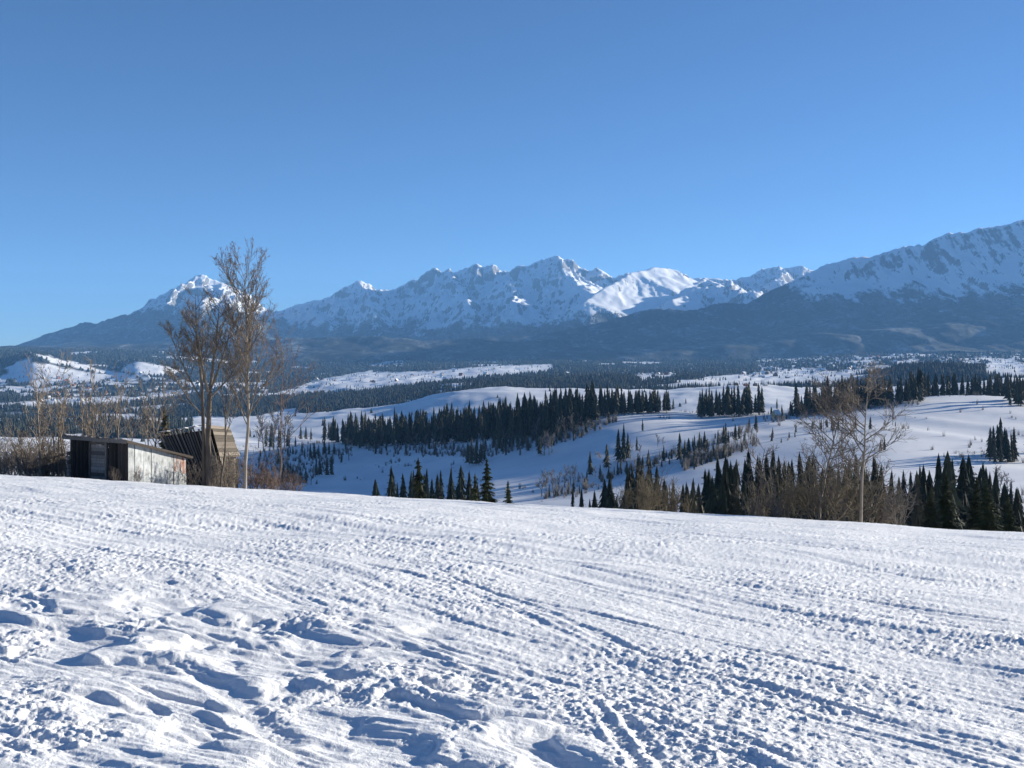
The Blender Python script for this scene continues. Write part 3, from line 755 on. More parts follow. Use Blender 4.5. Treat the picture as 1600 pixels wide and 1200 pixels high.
TREES = []     # (x, y, z, height, label, group)
def poly_stand(poly, n, h0, h1, label, group, mind=3.0, seed=1):
    g = np.random.default_rng(seed); xs = [p[0] for p in poly]; ys = [p[1] for p in poly]; got = []; tries = 0
    while len(got) < n and tries < n * 40:
        tries += 1
        x = g.uniform(min(xs), max(xs)); y = g.uniform(min(ys), max(ys))
        if not inpoly(np.array([x]), np.array([y]), poly)[0]: continue
        hit = valley_hit(x, y)
        if hit is None or hit[1] > 2000: continue
        if any((hit[0] - q[0]) ** 2 + (hit[1] - q[1]) ** 2 < mind * mind for q in got): continue
        got.append(hit); TREES.append((*hit, (h0 + (h1 - h0) * g.random()) * g.choice([0.55, 0.8, 1.0, 1.0, 1.0, 1.15]), label, group))
def top_stand(env, n, x0, x1, d0, d1, label, group, seed=1, drop=28):
    g = np.random.default_rng(seed); f = curve(env)
    for i in range(n):
        x = x0 + (x1 - x0) * (i + g.uniform(0, 1)) / n; Y = g.uniform(d0, d1); b = stand_at(x, Y)
        yt = float(f(x)) + g.uniform(0, drop) * g.choice([0.6, 1.0, 1.0, 1.7, 2.4])
        h = (HZ - yt) / F * Y - b[2]
        if h > 4: TREES.append((*b, h, label, group))
def foot_trees(items, label, group):
    for x, yt, yb in items:
        hit = valley_hit(x, yb)
        if hit is None: continue
        TREES.append((*hit, (yb - yt) / F * hit[1], label, group))

A = 'black spruce in the long dark stand crowning the middle ridge'
poly_stand([(505, 691), (560, 701), (640, 698), (735, 693), (735, 674), (600, 684), (520, 685)], 210, 23, 31, A, 'spruces of the long stand on the middle ridge', 1.8, 1)
poly_stand([(720, 692), (800, 690), (860, 684), (905, 668), (965, 650), (975, 642), (900, 649), (800, 660), (720, 674)], 290, 21, 30, A, 'spruces of the long stand on the middle ridge', 1.8, 2)
poly_stand([(955, 648), (1052, 646), (1052, 640), (955, 640)], 80, 15, 21, A, 'spruces of the long stand on the middle ridge', 2.5, 3)
poly_stand([(1090, 654), (1150, 652), (1192, 649), (1192, 643), (1092, 646)], 62, 17, 25, 'spruce in the small separate stand right of the long ridge stand', 'spruces of the small ridge stand', 1.8, 4)
poly_stand([(1245, 652), (1330, 642), (1440, 628), (1440, 620), (1330, 633), (1245, 642)], 160, 16, 26, 'spruce in the dark stand along the right snow hill', 'spruces behind the right snow hill', 1.8, 5)
def behind():
    g = np.random.default_rng(6)
    for i in range(110):
        x = g.uniform(1420, 1620); b = stand_at(x, g.uniform(1030, 1150))
        TREES.append((*b, g.uniform(12, 26), 'spruce in the dark stand along the right snow hill', 'spruces behind the right snow hill'))
behind()
poly_stand([(1562, 634), (1615, 636), (1615, 624), (1568, 624)], 14, 18, 24, 'spruce in the clump at the right end of the snow hill', 'spruces at the right end of the snow hill', 2.5, 7)
poly_stand([(1540, 726), (1615, 730), (1615, 705), (1560, 708)], 18, 16, 24, 'spruce in the black clump below the right snow hill at the frame edge', 'spruces below the right snow hill', 2.5, 8)
top_stand([(1380, 735), (1410, 722), (1450, 716), (1470, 705), (1500, 712), (1530, 695), (1560, 735), (1620, 760)], 40, 1385, 1615, 190, 330, 'dark spruce in the hollow below the right snow hill', 'spruces in the hollow at the right', 9)
top_stand([(1070, 745), (1100, 725), (1150, 705), (1200, 700), (1260, 705), (1320, 705), (1390, 715)], 54, 1075, 1390, 150, 300, 'dark spruce behind the leafless thicket beyond the slope', 'spruces behind the right thicket', 10)
top_stand([(880, 768), (930, 742), (975, 722), (1010, 716), (1050, 745), (1090, 745)], 30, 885, 1085, 230, 360, 'spruce in the row rising behind the olive bush', 'spruces behind the olive bush', 11, 34)
top_stand([(580, 750), (600, 735), (622, 712), (650, 728), (690, 722), (720, 725), (745, 745)], 24, 585, 745, 280, 420, 'spruce in the grove just beyond the middle of the slope edge', 'spruces beyond the slope edge', 12, 26)
foot_trees([(922, 704, 745), (948, 693, 734), (966, 670, 722), (974, 661, 722), (981, 676, 720), (995, 682, 706), (1062, 676, 722), (1070, 686, 722), (1076, 684, 718), (1085, 680, 716), (1093, 682, 714), (1101, 673, 708), (1105, 684, 708)],
           'slender spruce in the broken row climbing the shaded snow field', 'spruces of the row on the shaded field')
foot_trees([(1122, 672, 698), (1131, 664, 695), (1138, 672, 694), (1149, 662, 690), (1155, 664, 688), (1164, 672, 688), (1004, 712, 730), (1012, 708, 730), (1022, 714, 730), (1034, 716, 730), (1046, 714, 726)],
           'small spruce in the hedge line across the shaded snow field', 'spruces of the hedge line')
foot_trees([(731, 690, 726), (737, 683, 728), (744, 688, 728), (751, 690, 726), (757, 696, 722), (772, 672, 702), (780, 665, 704), (788, 668, 704), (797, 674, 700), (808, 670, 694), (820, 674, 692), (833, 672, 690)],
           'spruce in the loose clumps below the long ridge stand', 'spruces below the long ridge stand')
foot_trees([(443, 722, 755), (450, 716, 757), (458, 724, 757), (470, 730, 757), (478, 728, 757), (485, 692, 716), (491, 690, 717), (498, 694, 717), (494, 715, 745), (500, 716, 744), (511, 712, 745), (518, 712, 744), (507, 686, 712), (514, 690, 712), (522, 690, 712), (540, 688, 704), (562, 680, 702), (470, 665, 688), (478, 666, 688), (486, 668, 688), (416, 668, 700), (424, 660, 702), (436, 664, 702), (450, 668, 700)],
           'spruce in the scattered groups left of the shaded snow field', 'spruces left of the shaded field')
foot_trees([(1360, 650, 672), (1310, 650, 672), (1300, 654, 674), (1382, 682, 705), (1376, 686, 706)], 'small spruce alone on the snow behind the bare crowns', 'small spruces behind the bare crowns')

CL = 'young spruce among the scattered clumps on the valley slope'
for k_, (poly, n_, a_, b_) in enumerate([
    ([(400, 705), (470, 692), (560, 706), (540, 725), (470, 760), (400, 760)], 34, 5, 13), ([(560, 702), (760, 700), (760, 725), (700, 715), (600, 715)], 22, 5, 12),
    ([(760, 700), (900, 676), (960, 656), (966, 662), (900, 690), (800, 716)], 44, 6, 14), ([(840, 782), (900, 764), (1000, 722), (1180, 666), (1185, 674), (1000, 736), (900, 774)], 46, 4, 12),
    ([(1170, 694), (1260, 664), (1400, 655), (1400, 668), (1260, 684), (1180, 705)], 16, 4, 9), ([(1060, 725), (1180, 690), (1185, 700), (1070, 740)], 22, 5, 12), ([(1195, 652), (1250, 650), (1250, 643), (1195, 645)], 14, 6, 13)]):
    poly_stand(poly, n_, a_, b_, CL, 'young spruces on the valley slope', 2.0, 40 + k_)
singles = [((435, 699, 728), 'narrow lone spruce on blue snow right of the tall bare tree'),
           ((1004, 654, 674), 'lone little spruce on the shaded snow below the end of the ridge stand'),
           ((843, 680, 712), 'lone spruce at the lower edge of the clumps, mid slope'),
           ((1437, 600, 630), 'bushy dark spruce standing forward of the stand on the right hill'),
           ((1214, 622, 640), 'small spruce just behind the little pale hut')]
for (x, yt, yb), lab in singles:
    hit = valley_hit(x, yb)
    if hit: TREES.append((*hit, (yb - yt) / F * hit[1], lab, None))

TREES.sort(key=lambda t: -t[3] / t[1])
KEEP = 285
for i, (x, y, z, h, lab, grp) in enumerate(TREES[:KEEP]):
    big = h * F / y > 75
    var = random.choice(SPR_MID if big else SPR_FAR)
    add_spruce((x, y, z - 0.3), h, var, lab, grp, M_NEEDLE_FAR, 20.0, None, random.uniform(0.78, 1.3))
rest = np.array([t[:4] for t in TREES[KEEP:]])
print('spruces', len(TREES))
if len(rest):
    tb = TB(); base = []
    for m in [skirt_spruce(90 + i, 20.0, 3.2 + 0.4 * (i % 3), 10, 7, 0.08) for i in range(5)]:
        me = m[1]; v = np.empty(len(me.vertices) * 3, np.float32); me.vertices.foreach_get('co', v)
        f = np.empty(len(me.loops), np.int32); me.loops.foreach_get('vertex_index', f); base.append((v.reshape(-1, 3), f.reshape(-1, 3)))
    for i, (x, y, z, h) in enumerate(rest):
        v, f = base[i % len(base)]; a = random.uniform(0, 6.28); k = h / 20.0; c, s_ = math.cos(a) * k, math.sin(a) * k
        tb.tris(np.stack([v[:, 0] * c - v[:, 1] * s_ + x, v[:, 0] * s_ + v[:, 1] * c + y, v[:, 2] * k + z - 0.3], 1), f)
    o = link('spruce_wood', tb.mesh('spruce_wood', False), M_NEEDLE_FAR)
    tag(o, 'rest of the dark spruce stands on the ridges', kind='stuff')

# spruces close behind the edge of the slope, branches visible
near = [(1478, 742, 84, 'broad olive-green spruce right of the leafless thicket, nearest the slope edge', 1.15),
        (1455, 762, 80, 'low bushy spruce between the thicket and the broad olive spruce', 1.3),
        (1524, 745, 86, 'dark dense spruce with twin-like tops near the right end of the slope edge', 1.0),
        (1545, 748, 82, 'dark spruce touching the last broad one at the right slope edge', 1.2),
        (1578, 772, 96, 'smaller dark spruce at the far right end of the slope edge', 1.0),
        (658, 718, 120, 'pointed spruce poking above the slope edge in the middle grove', 0.85),
        (763, 716, 104, 'ragged open-branched spruce rising above the middle of the slope edge', 0.8),
        (795, 752, 100, 'small spruce tip beside the ragged spruce at the slope edge', 0.9),
        (742, 742, 112, 'thin spruce left of the ragged spruce at the slope edge', 0.7),
        (263, 636, 82, 'dark spruce standing behind the tin-walled shack', 0.8)]
for i, (x, yt, d, lab, wd) in enumerate(near):
    b = stand_at(x, d); h = (HZ - yt) / F * d - b[2]
    add_spruce(tuple(b), h, SPR_NEAR[i % 3], lab, None, M_NEEDLE, 10.0, None, wd)

# ----------------------------------------------------------------- leafless trees and bushes
def bare_tree(name, loc, out, label, cat, group=None, split=1, mats=(None, None), sides=(7, 5, 3, 3, 3)):
    t, c = tree_parts(out, split, sides)
    e = empty(name, tuple(loc)); link('trunk', t, mats[0], e); link('crown', c, mats[1], e)
    tag(e, label, cat, group); return e

def tall_tree():
    g = np.random.default_rng(101); base = stand_at(383, 68.0)
    H = ((HZ - 384) / F * 68 - base[2]) * 0.91
    out = [[], [], [], [], []]
    prm = dict(levels=4, seg=(14, 7, 5, 3), up=(0.02, 0.09, 0.10, 0.05), wob=(0.03, 0.045, 0.06, 0.07), tip=(0.009, 0.0075, 0.0062, 0.0055),
               kids=(38, 11, 6), ang=((28, 52), (18, 42), (18, 44)), len=((0.32, 0.46), (0.30, 0.5), (0.35, 0.6)), short=(0.58, 0.4, 0.3), thin=(0.26, 0.45, 0.5), taper=0.9)
    prm['from'] = (0.30, 0.18, 0.15)
    grow(out, np.array([0, 0, -0.3]), np.array([0.04, 0, 1.0]), H, 0.12, 0, prm, g)
    e = bare_tree('bare_tree', base, out, 'tallest leafless tree, slender and upright, with brown seed clusters in its crown', 'tree', None, 1, (M_BARK_PALE, M_TWIG))
    tb = TB()                                             # bunches of seeds hanging on the outer twigs
    tips = [pts[-1] for l in (2, 3) for pts, _ in out[l] if pts[-1][2] > H * 0.52]
    for q in tips:
        if g.random() > 0.2: continue
        for k in range(4):
            p = q + g.normal(0, 0.05, 3); L = g.uniform(0.07, 0.15); w = g.normal(0, 1, 3); w /= np.linalg.norm(w); w *= 0.02
            t = p + np.array([g.normal(0, 0.05), g.normal(0, 0.05), -L])
            tb.tris([p, (p + t) / 2 + w, t, (p + t) / 2 - w], [(0, 1, 2), (0, 2, 3)])
    link('seed_clusters', tb.mesh('seed_clusters', False), M_SEED, e)
tall_tree()

def forked_tree():
    g = np.random.default_rng(103); base = stand_at(326, 67.0); out = [[], [], [], [], []]
    prm = dict(levels=4, seg=(9, 6, 5, 3), up=(0.06, 0.09, 0.09, 0.06), wob=(0.03, 0.045, 0.06, 0.07), tip=(0.008, 0.0062, 0.0055, 0.005),
               kids=(12, 8, 6), ang=((30, 58), (25, 50), (25, 55)), len=((0.30, 0.50), (0.32, 0.55), (0.4, 0.7)), short=(0.45, 0.35, 0.3), thin=(0.34, 0.45, 0.5), taper=0.85)
    prm['from'] = (0.22, 0.2, 0.15)
    tb = TB()
    z1 = (HZ - 612) / F * 67 - base[2]
    tb.tube([(0, 0, -0.3), (-0.03, 0, z1 * 0.5), (0.06, 0, z1)], [0.19, 0.16, 0.14], 8)
    tb.tube([(-0.28, 0.1, -0.3), (-0.33, 0.1, z1 * 0.5), (-0.42, 0.1, z1)], [0.14, 0.115, 0.10], 8)
    def limb(start, d, L, r): grow(out, np.array(start, float), np.array(d, float), L, r, 0, prm, g)
    limb((-0.42, 0.1, z1), (-0.12, 0.1, 1), 6.0, 0.10)
    limb((-0.40, 0.1, z1 * 0.9), (-0.55, -0.1, 0.95), 4.8, 0.065)
    limb((0.06, 0, z1), (0.10, 0.2, 1), 5.6, 0.11)
    limb((0.06, 0, z1), (0.48, -0.1, 0.95), 5.4, 0.085)
    limb((0.05, 0, z1 * 0.93), (0.72, 0.3, 0.75), 4.2, 0.06)
    limb((-0.05, 0, z1), (-0.45, 0.5, 0.95), 5.0, 0.09)
    limb((-0.38, 0.1, z1 * 0.75), (-0.75, 0.2, 0.65), 3.6, 0.045)
    limb((0.02, 0, z1 * 0.97), (-0.1, -0.7, 1.0), 4.6, 0.08)
    cr = TB()
    for l, items in enumerate(out):
        for pts, rad in items: cr.tube(pts, rad, (6, 4, 3, 3)[l])
    e = empty('bare_tree', tuple(base)); link('trunk', tb.mesh('trunk'), M_BARK_DARK, e); link('crown', cr.mesh('crown'), M_TWIG, e)
    tag(e, 'leafless twin-trunked tree with wide spreading limbs in front of the ruined barn', 'tree')
forked_tree()

def make_bare(seed, H, r0, spread, kids, prm_up=0.06, mult=1.0, lean=0.05, frm=0.35, twr=0.0075):
    g = np.random.default_rng(seed); out = [[], [], [], [], []]
    prm = dict(levels=4, seg=(9, 5, 4, 3), up=(0.02, prm_up, 0.06, 0.03), wob=(0.05, 0.075, 0.09, 0.10), tip=(twr * 1.3, twr * 1.1, twr, twr * 0.9),
               kids=kids, ang=((spread * 0.6, spread), (25, 55), (25, 55)), len=((0.32, 0.52), (0.35, 0.55), (0.4, 0.65)), short=(0.45, 0.35, 0.3), thin=(0.36, 0.5, 0.5), taper=0.85)
    prm['from'] = (frm, 0.2, 0.15)
    grow(out, np.array([0, 0, -0.2]), np.array([g.normal(0, lean), g.normal(0, lean), 1.0]), H, r0, 0, prm, g)
    return out
def tree_to(xp, ytop, d, seed, label, mats, spread=60, kids=(12, 7, 5), name='bare_tree', r0=None, group=None, frm=0.35, lean=0.05):
    b = stand_at(xp, d); H = ((HZ - ytop) / F * d - b[2]) * 1.02
    return bare_tree(name, b, make_bare(seed, H, r0 or H * 0.013, spread, kids, frm=frm, lean=lean), label, 'tree', group, 1, mats)
tree_to(1345, 590, 66, 201, 'pale leafless tree with the taller rounded crown in the right thicket', (M_BARK_PALE, M_TWIG), 75, (24, 9, 6), r0=0.085, frm=0.28)
tree_to(1280, 612, 67, 202, 'leafless tree left of the taller pale one in the right thicket', (M_BARK_PALE, M_TWIG), 75, (22, 8, 6), r0=0.07, frm=0.3)
tree_to(345, 575, 66.5, 203, 'thin dark sapling between the twin-trunked tree and the tallest tree', (M_BARK_DARK, M_TWIG), 45, (10, 5, 3), r0=0.06)
tree_to(432, 545, 80, 204, 'reddish-twigged leafless tree right of the tallest tree', (M_TWIG_RED, M_TWIG_RED), 55, (12, 6, 4), r0=0.045, frm=0.3)
tree_to(238, 600, 74, 206, 'thin leafless tree rising behind the shack roof', (M_BARK_DARK, M_TWIG), 45, (9, 5, 3), r0=0.05)
tree_to(1175, 690, 72, 207, 'leaning grey leafless tree at the left end of the right thicket', (M_BARK_DARK, M_TWIG_GREY), 70, (13, 7, 4), r0=0.07, lean=0.2)

# thin saplings around the shack
def sapling_set():
    var = []
    for i in range(6):
        t, c = tree_parts(make_bare(300 + i, 6.0, 0.045, 38, (8, 4, 2), 0.12, frm=0.35, lean=0.07, twr=0.007)); var.append((t, c))
    g = np.random.default_rng(31)
    xs = list(g.uniform(62, 108, 7)) + list(g.uniform(108, 236, 10)) + [30, 14, 48]
    for i, x in enumerate(xs):
        d = g.uniform(70, 80) if x > 100 else g.uniform(64, 78); b = stand_at(x, d)
        yt = g.uniform(575, 650) if x > 60 else g.uniform(650, 690)
        h = (HZ - yt) / F * d - b[2]; t, c = var[i % 6]
        e = empty('sapling', tuple(b), g.uniform(0, 6.28)); k = h / 6.0; e.scale = (k, k, k)
        link('trunk', t, M_TWIG_TAN, e); link('crown', c, M_TWIG_TAN, e)
        if x > 108: tag(e, 'thin tan leafless sapling in the row behind the shack', 'sapling', 'saplings behind the shack')
        else: tag(e, 'thin tan leafless sapling in the brush left of the shack', 'sapling', 'saplings left of the shack')
sapling_set()

def bush_mesh(seed, stems, H, W_, kids=(6, 4), twr=0.0065):
    g = np.random.default_rng(seed); out = [[], [], [], [], []]
    prm = dict(levels=3, seg=(6, 4, 3), up=(0.04, 0.03, 0.0), wob=(0.11, 0.14, 0.16), tip=(twr * 1.2, twr, twr * 0.9), kids=kids, ang=((20, 55), (20, 55)),
               len=((0.3, 0.55), (0.4, 0.7)), short=(0.4, 0.3), thin=(0.6, 0.6), taper=0.8)
    prm['from'] = (0.15, 0.1)
    for s in range(stems):
        a = g.uniform(0, 6.28); q = g.uniform(0, 0.25) * W_; sp = abs(g.normal(0, 0.42)) * W_ / H * 1.6
        grow(out, np.array([q * math.cos(a), q * math.sin(a), -0.15]), np.array([sp * math.cos(a), sp * math.sin(a), 1.0]), H * g.uniform(0.6, 1.05), 0.022, 0, prm, g)
    tb = TB()
    for l, items in enumerate(out):
        for pts, rad in items: tb.tube(pts, rad, 3)
    return tb.mesh('bush')
BUSH = [bush_mesh(400 + i, 13, 3.0, 2.2) for i in range(3)] + [bush_mesh(410, 15, 3.0, 3.4, (7, 4))]
def bush(xp, d, yt, label, mat, group=None, wide=1.0, k=[0]):
    b = stand_at(xp, d); h = (HZ - yt) / F * d - b[2]; src = BUSH[k[0] % 4]; k[0] += 1
    me = MCACHE.setdefault((src.name, mat.name), None)
    if me is None: me = src.copy(); me.materials.append(mat); MCACHE[(src.name, mat.name)] = me
    o = link('bare_bush', me); o.location = tuple(b); q = h / 3.0; o.scale = (q * wide, q * wide, q); o.rotation_euler = (0, 0, random.uniform(0, 6.28))
    tag(o, label, 'bush', group); return o
MCACHE = {}
for i, (x, yt, d) in enumerate([(975, 752, 72), (998, 738, 74), (1015, 728, 75), (1035, 744, 73), (1055, 756, 72), (1010, 752, 70), (1075, 772, 72)]):
    bush(x, d, yt, 'olive-brown leafless bush in the clump at the slope edge, right of centre', M_TWIG_OLIVE, 'bushes of the olive clump', 0.85)
g_ = np.random.default_rng(55)
for i in range(15):
    x = 1165 + 245 * (i + g_.uniform(0, 1)) / 15
    yt = float(np.interp(x, [1150, 1180, 1210, 1260, 1300, 1345, 1380, 1415], [740, 705, 700, 705, 690, 685, 705, 755])) + g_.uniform(0, 70)
    bush(x, g_.uniform(65, 76), yt, 'tangled brown leafless bush in the wide thicket at the slope edge', [M_TWIG, M_TWIG_OLIVE, M_TWIG_GREY][i % 3], 'bushes of the right thicket', 0.85)
for i in range(24):
    x = g_.uniform(-40, 112); bush(x, g_.uniform(66, 78), g_.uniform(668, 722), 'low dry brown bush in the brush left of the shack', M_TWIG_TAN if i % 4 else M_TWIG, 'low bushes left of the shack', 0.95)
for x, d, yt in [(395, 74, 706), (408, 76, 722), (425, 74, 728), (442, 76, 735), (460, 76, 742)]:
    bush(x, d, yt, 'reddish low bush at the slope edge right of the tallest tree', M_TWIG_RED, 'reddish bushes by the tallest tree', 1.2)
for x, d, yt in [(250, 70, 705), (300, 69, 715), (335, 68, 715), (352, 69, 705), (362, 70, 700), (215, 65, 728), (180, 65.5, 730)]:
    bush(x, d, yt, 'sparse brown brush growing against the shack and the ruined barn', M_TWIG, 'brush against the sheds', 0.9)

# grey leafless trees far down on the shaded field
def far_bare():
    var = [tree_parts(make_bare(500 + i, 12.0, 0.22, 50, (11, 5, 3), 0.08, frm=0.2, twr=0.05), 1, (4, 3, 3, 3, 3)) for i in range(4)]
    for grp, lab, items in (
        ('grey trees on the shaded field', 'grey leafless tree in the row down the shaded snow field', [(846, 738, 776), (855, 742, 776), (864, 736, 770), (873, 740, 766), (882, 730, 762), (892, 732, 758), (900, 728, 754), (910, 740, 752), (930, 730, 745), (985, 690, 716), (1000, 696, 712), (1028, 680, 698), (1036, 684, 698)]),
        ('grey trees below the ridge stand', 'grey leafless tree at the foot of the long ridge stand', [(545, 688, 720), (650, 678, 700), (664, 680, 704), (678, 680, 706), (690, 682, 704), (850, 676, 712), (858, 682, 712), (862, 680, 708), (870, 656, 684), (882, 654, 680), (894, 650, 676), (838, 656, 688), (905, 646, 668)]),
        ('grey trees by the tall tree', 'grey leafless tree in the mixed group right of the tallest tree', [(404, 655, 700), (412, 652, 704), (428, 650, 704), (444, 652, 702), (452, 658, 700), (430, 706, 745), (438, 712, 750), (462, 728, 758), (486, 732, 758)]),
        ('grey trees on the right field', 'grey leafless tree beside the hedge on the right slope', [(1158, 668, 690), (1170, 664, 688), (1176, 668, 686), (1395, 640, 665), (1560, 745, 790), (1575, 742, 780), (1556, 730, 760)])):
        for i, (x, yt, yb) in enumerate(items):
            hit = valley_hit(x, yb)
            if hit is None: continue
            h = (yb - yt) / F * hit[1]; k = h / 12.0; t, c = var[i % 4]
            e = empty('bare_tree', (hit[0], hit[1], hit[2]), random.uniform(0, 6.28)); e.scale = (k, k, k)
            link('trunk', t, M_TWIG_GREY, e); link('crown', c, M_TWIG_GREY, e); tag(e, lab, 'tree', grp)
far_bare()

# ----------------------------------------------------------------- timber
def wood_mat(name, c1, c2, c3):
    k = NT(name); v = k.n('ShaderNodeTexCoord').outputs['Object']; oi = k.n('ShaderNodeObjectInfo').outputs['Random']
    sh = k.n('ShaderNodeVectorMath', operation='ADD'); k.l(v, sh.inputs[0]); cb = k.n('ShaderNodeCombineXYZ'); k.l(k.math('MULTIPLY', oi, 37.0), cb.inputs[0]); k.l(k.math('MULTIPLY', oi, 91.0), cb.inputs[2]); k.l(cb.outputs[0], sh.inputs[1]); v = sh.outputs[0]
    n = k.noise(7, 6, 0.65, k.scale(v, (6, 6, 0.5)))
    c = k.ramp(n, [(0.25, c1), (0.5, c2), (0.75, c3)])
    hs = k.n('ShaderNodeHueSaturation'); k.l(c, hs.inputs['Color']); k.l(k.mapr(oi, 0, 1, 0.4, 1.6), hs.inputs['Value'])
    k.color(hs.outputs[0]); k.rough(0.9, 0.15); k.bump(n, 0.01); return k.m
M_OLD = wood_mat('weathered_grey_boards', (0.075, 0.065, 0.055), (0.19, 0.165, 0.14), (0.33, 0.29, 0.25))
M_TANW = wood_mat('sunbleached_boards', (0.065, 0.056, 0.048), (0.145, 0.125, 0.105), (0.23, 0.205, 0.175))
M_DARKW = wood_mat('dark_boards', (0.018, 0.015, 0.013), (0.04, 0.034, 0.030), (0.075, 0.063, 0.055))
def metal_mat(name, rust):
    k = NT(name); v = k.n('ShaderNodeTexCoord').outputs['Object']; oi = k.n('ShaderNodeObjectInfo').outputs['Random']
    sh = k.n('ShaderNodeVectorMath', operation='ADD'); k.l(v, sh.inputs[0]); cb = k.n('ShaderNodeCombineXYZ'); k.l(k.math('MULTIPLY', oi, 37.0), cb.inputs[0]); k.l(k.math('MULTIPLY', oi, 91.0), cb.inputs[2]); k.l(cb.outputs[0], sh.inputs[1]); v = sh.outputs[0]
    n = k.noise(2.6, 7, 0.7, k.scale(v, (1.6, 1.6, 0.7))); s = k.noise(1.5, 6, 0.7, k.scale(v, (4, 4, 0.6)))
    c = k.ramp(n, [(0.3, (0.13, 0.135, 0.135)), (0.47, (0.33, 0.35, 0.36)), (0.68, (0.50, 0.53, 0.55))])
    hs = k.n('ShaderNodeHueSaturation'); k.l(c, hs.inputs['Color']); k.l(k.mapr(oi, 0, 1, 0.8, 1.12), hs.inputs['Value'])
    k.color(k.mix(k.mapr(s, *rust), hs.outputs[0], (0.24, 0.085, 0.045))); k.rough(0.6, 0.3); return k.m
M_TIN = metal_mat('whitewashed_tin', (0.60, 0.74)); M_RUST = metal_mat('rusted_tin', (0.44, 0.56))

def slab_mesh(name, q, th):
    """a board from four corners (a, b, c, d in order) and a thickness vector"""
    a = np.array(q, float); n = np.cross(a[1] - a[0], a[3] - a[0]); n = n / (np.linalg.norm(n) + 1e-9) * th
    V = np.concatenate([a, a + n])
    return raw_mesh(name, V, [(0, 1, 2, 3), (7, 6, 5, 4), (0, 4, 5, 1), (1, 5, 6, 2), (2, 6, 7, 3), (3, 7, 4, 0)])
def board(name, root, q, th, mat, parent=None):
    """corners in world space; the part keeps its own origin inside its thing"""
    q = np.array(q, float); c = q.mean(0); me = slab_mesh(name, q - c, th)
    o = link(name, me, mat, parent or root); base = np.array(root.location) if parent is None else np.array(root.location) + np.array(parent.location)
    o.location = tuple(c - base); return o
def lerp(a, b, t): return a + (b - a) * t
def quad(A, B, Cq, D, u0, u1, v0, v1):
    """part of a bilinear patch: A-B is the top edge, D-C the bottom edge"""
    f = lambda u, v: lerp(lerp(A, B, u), lerp(D, Cq, u), v)
    return [f(u0, v0), f(u1, v0), f(u1, v1), f(u0, v1)]

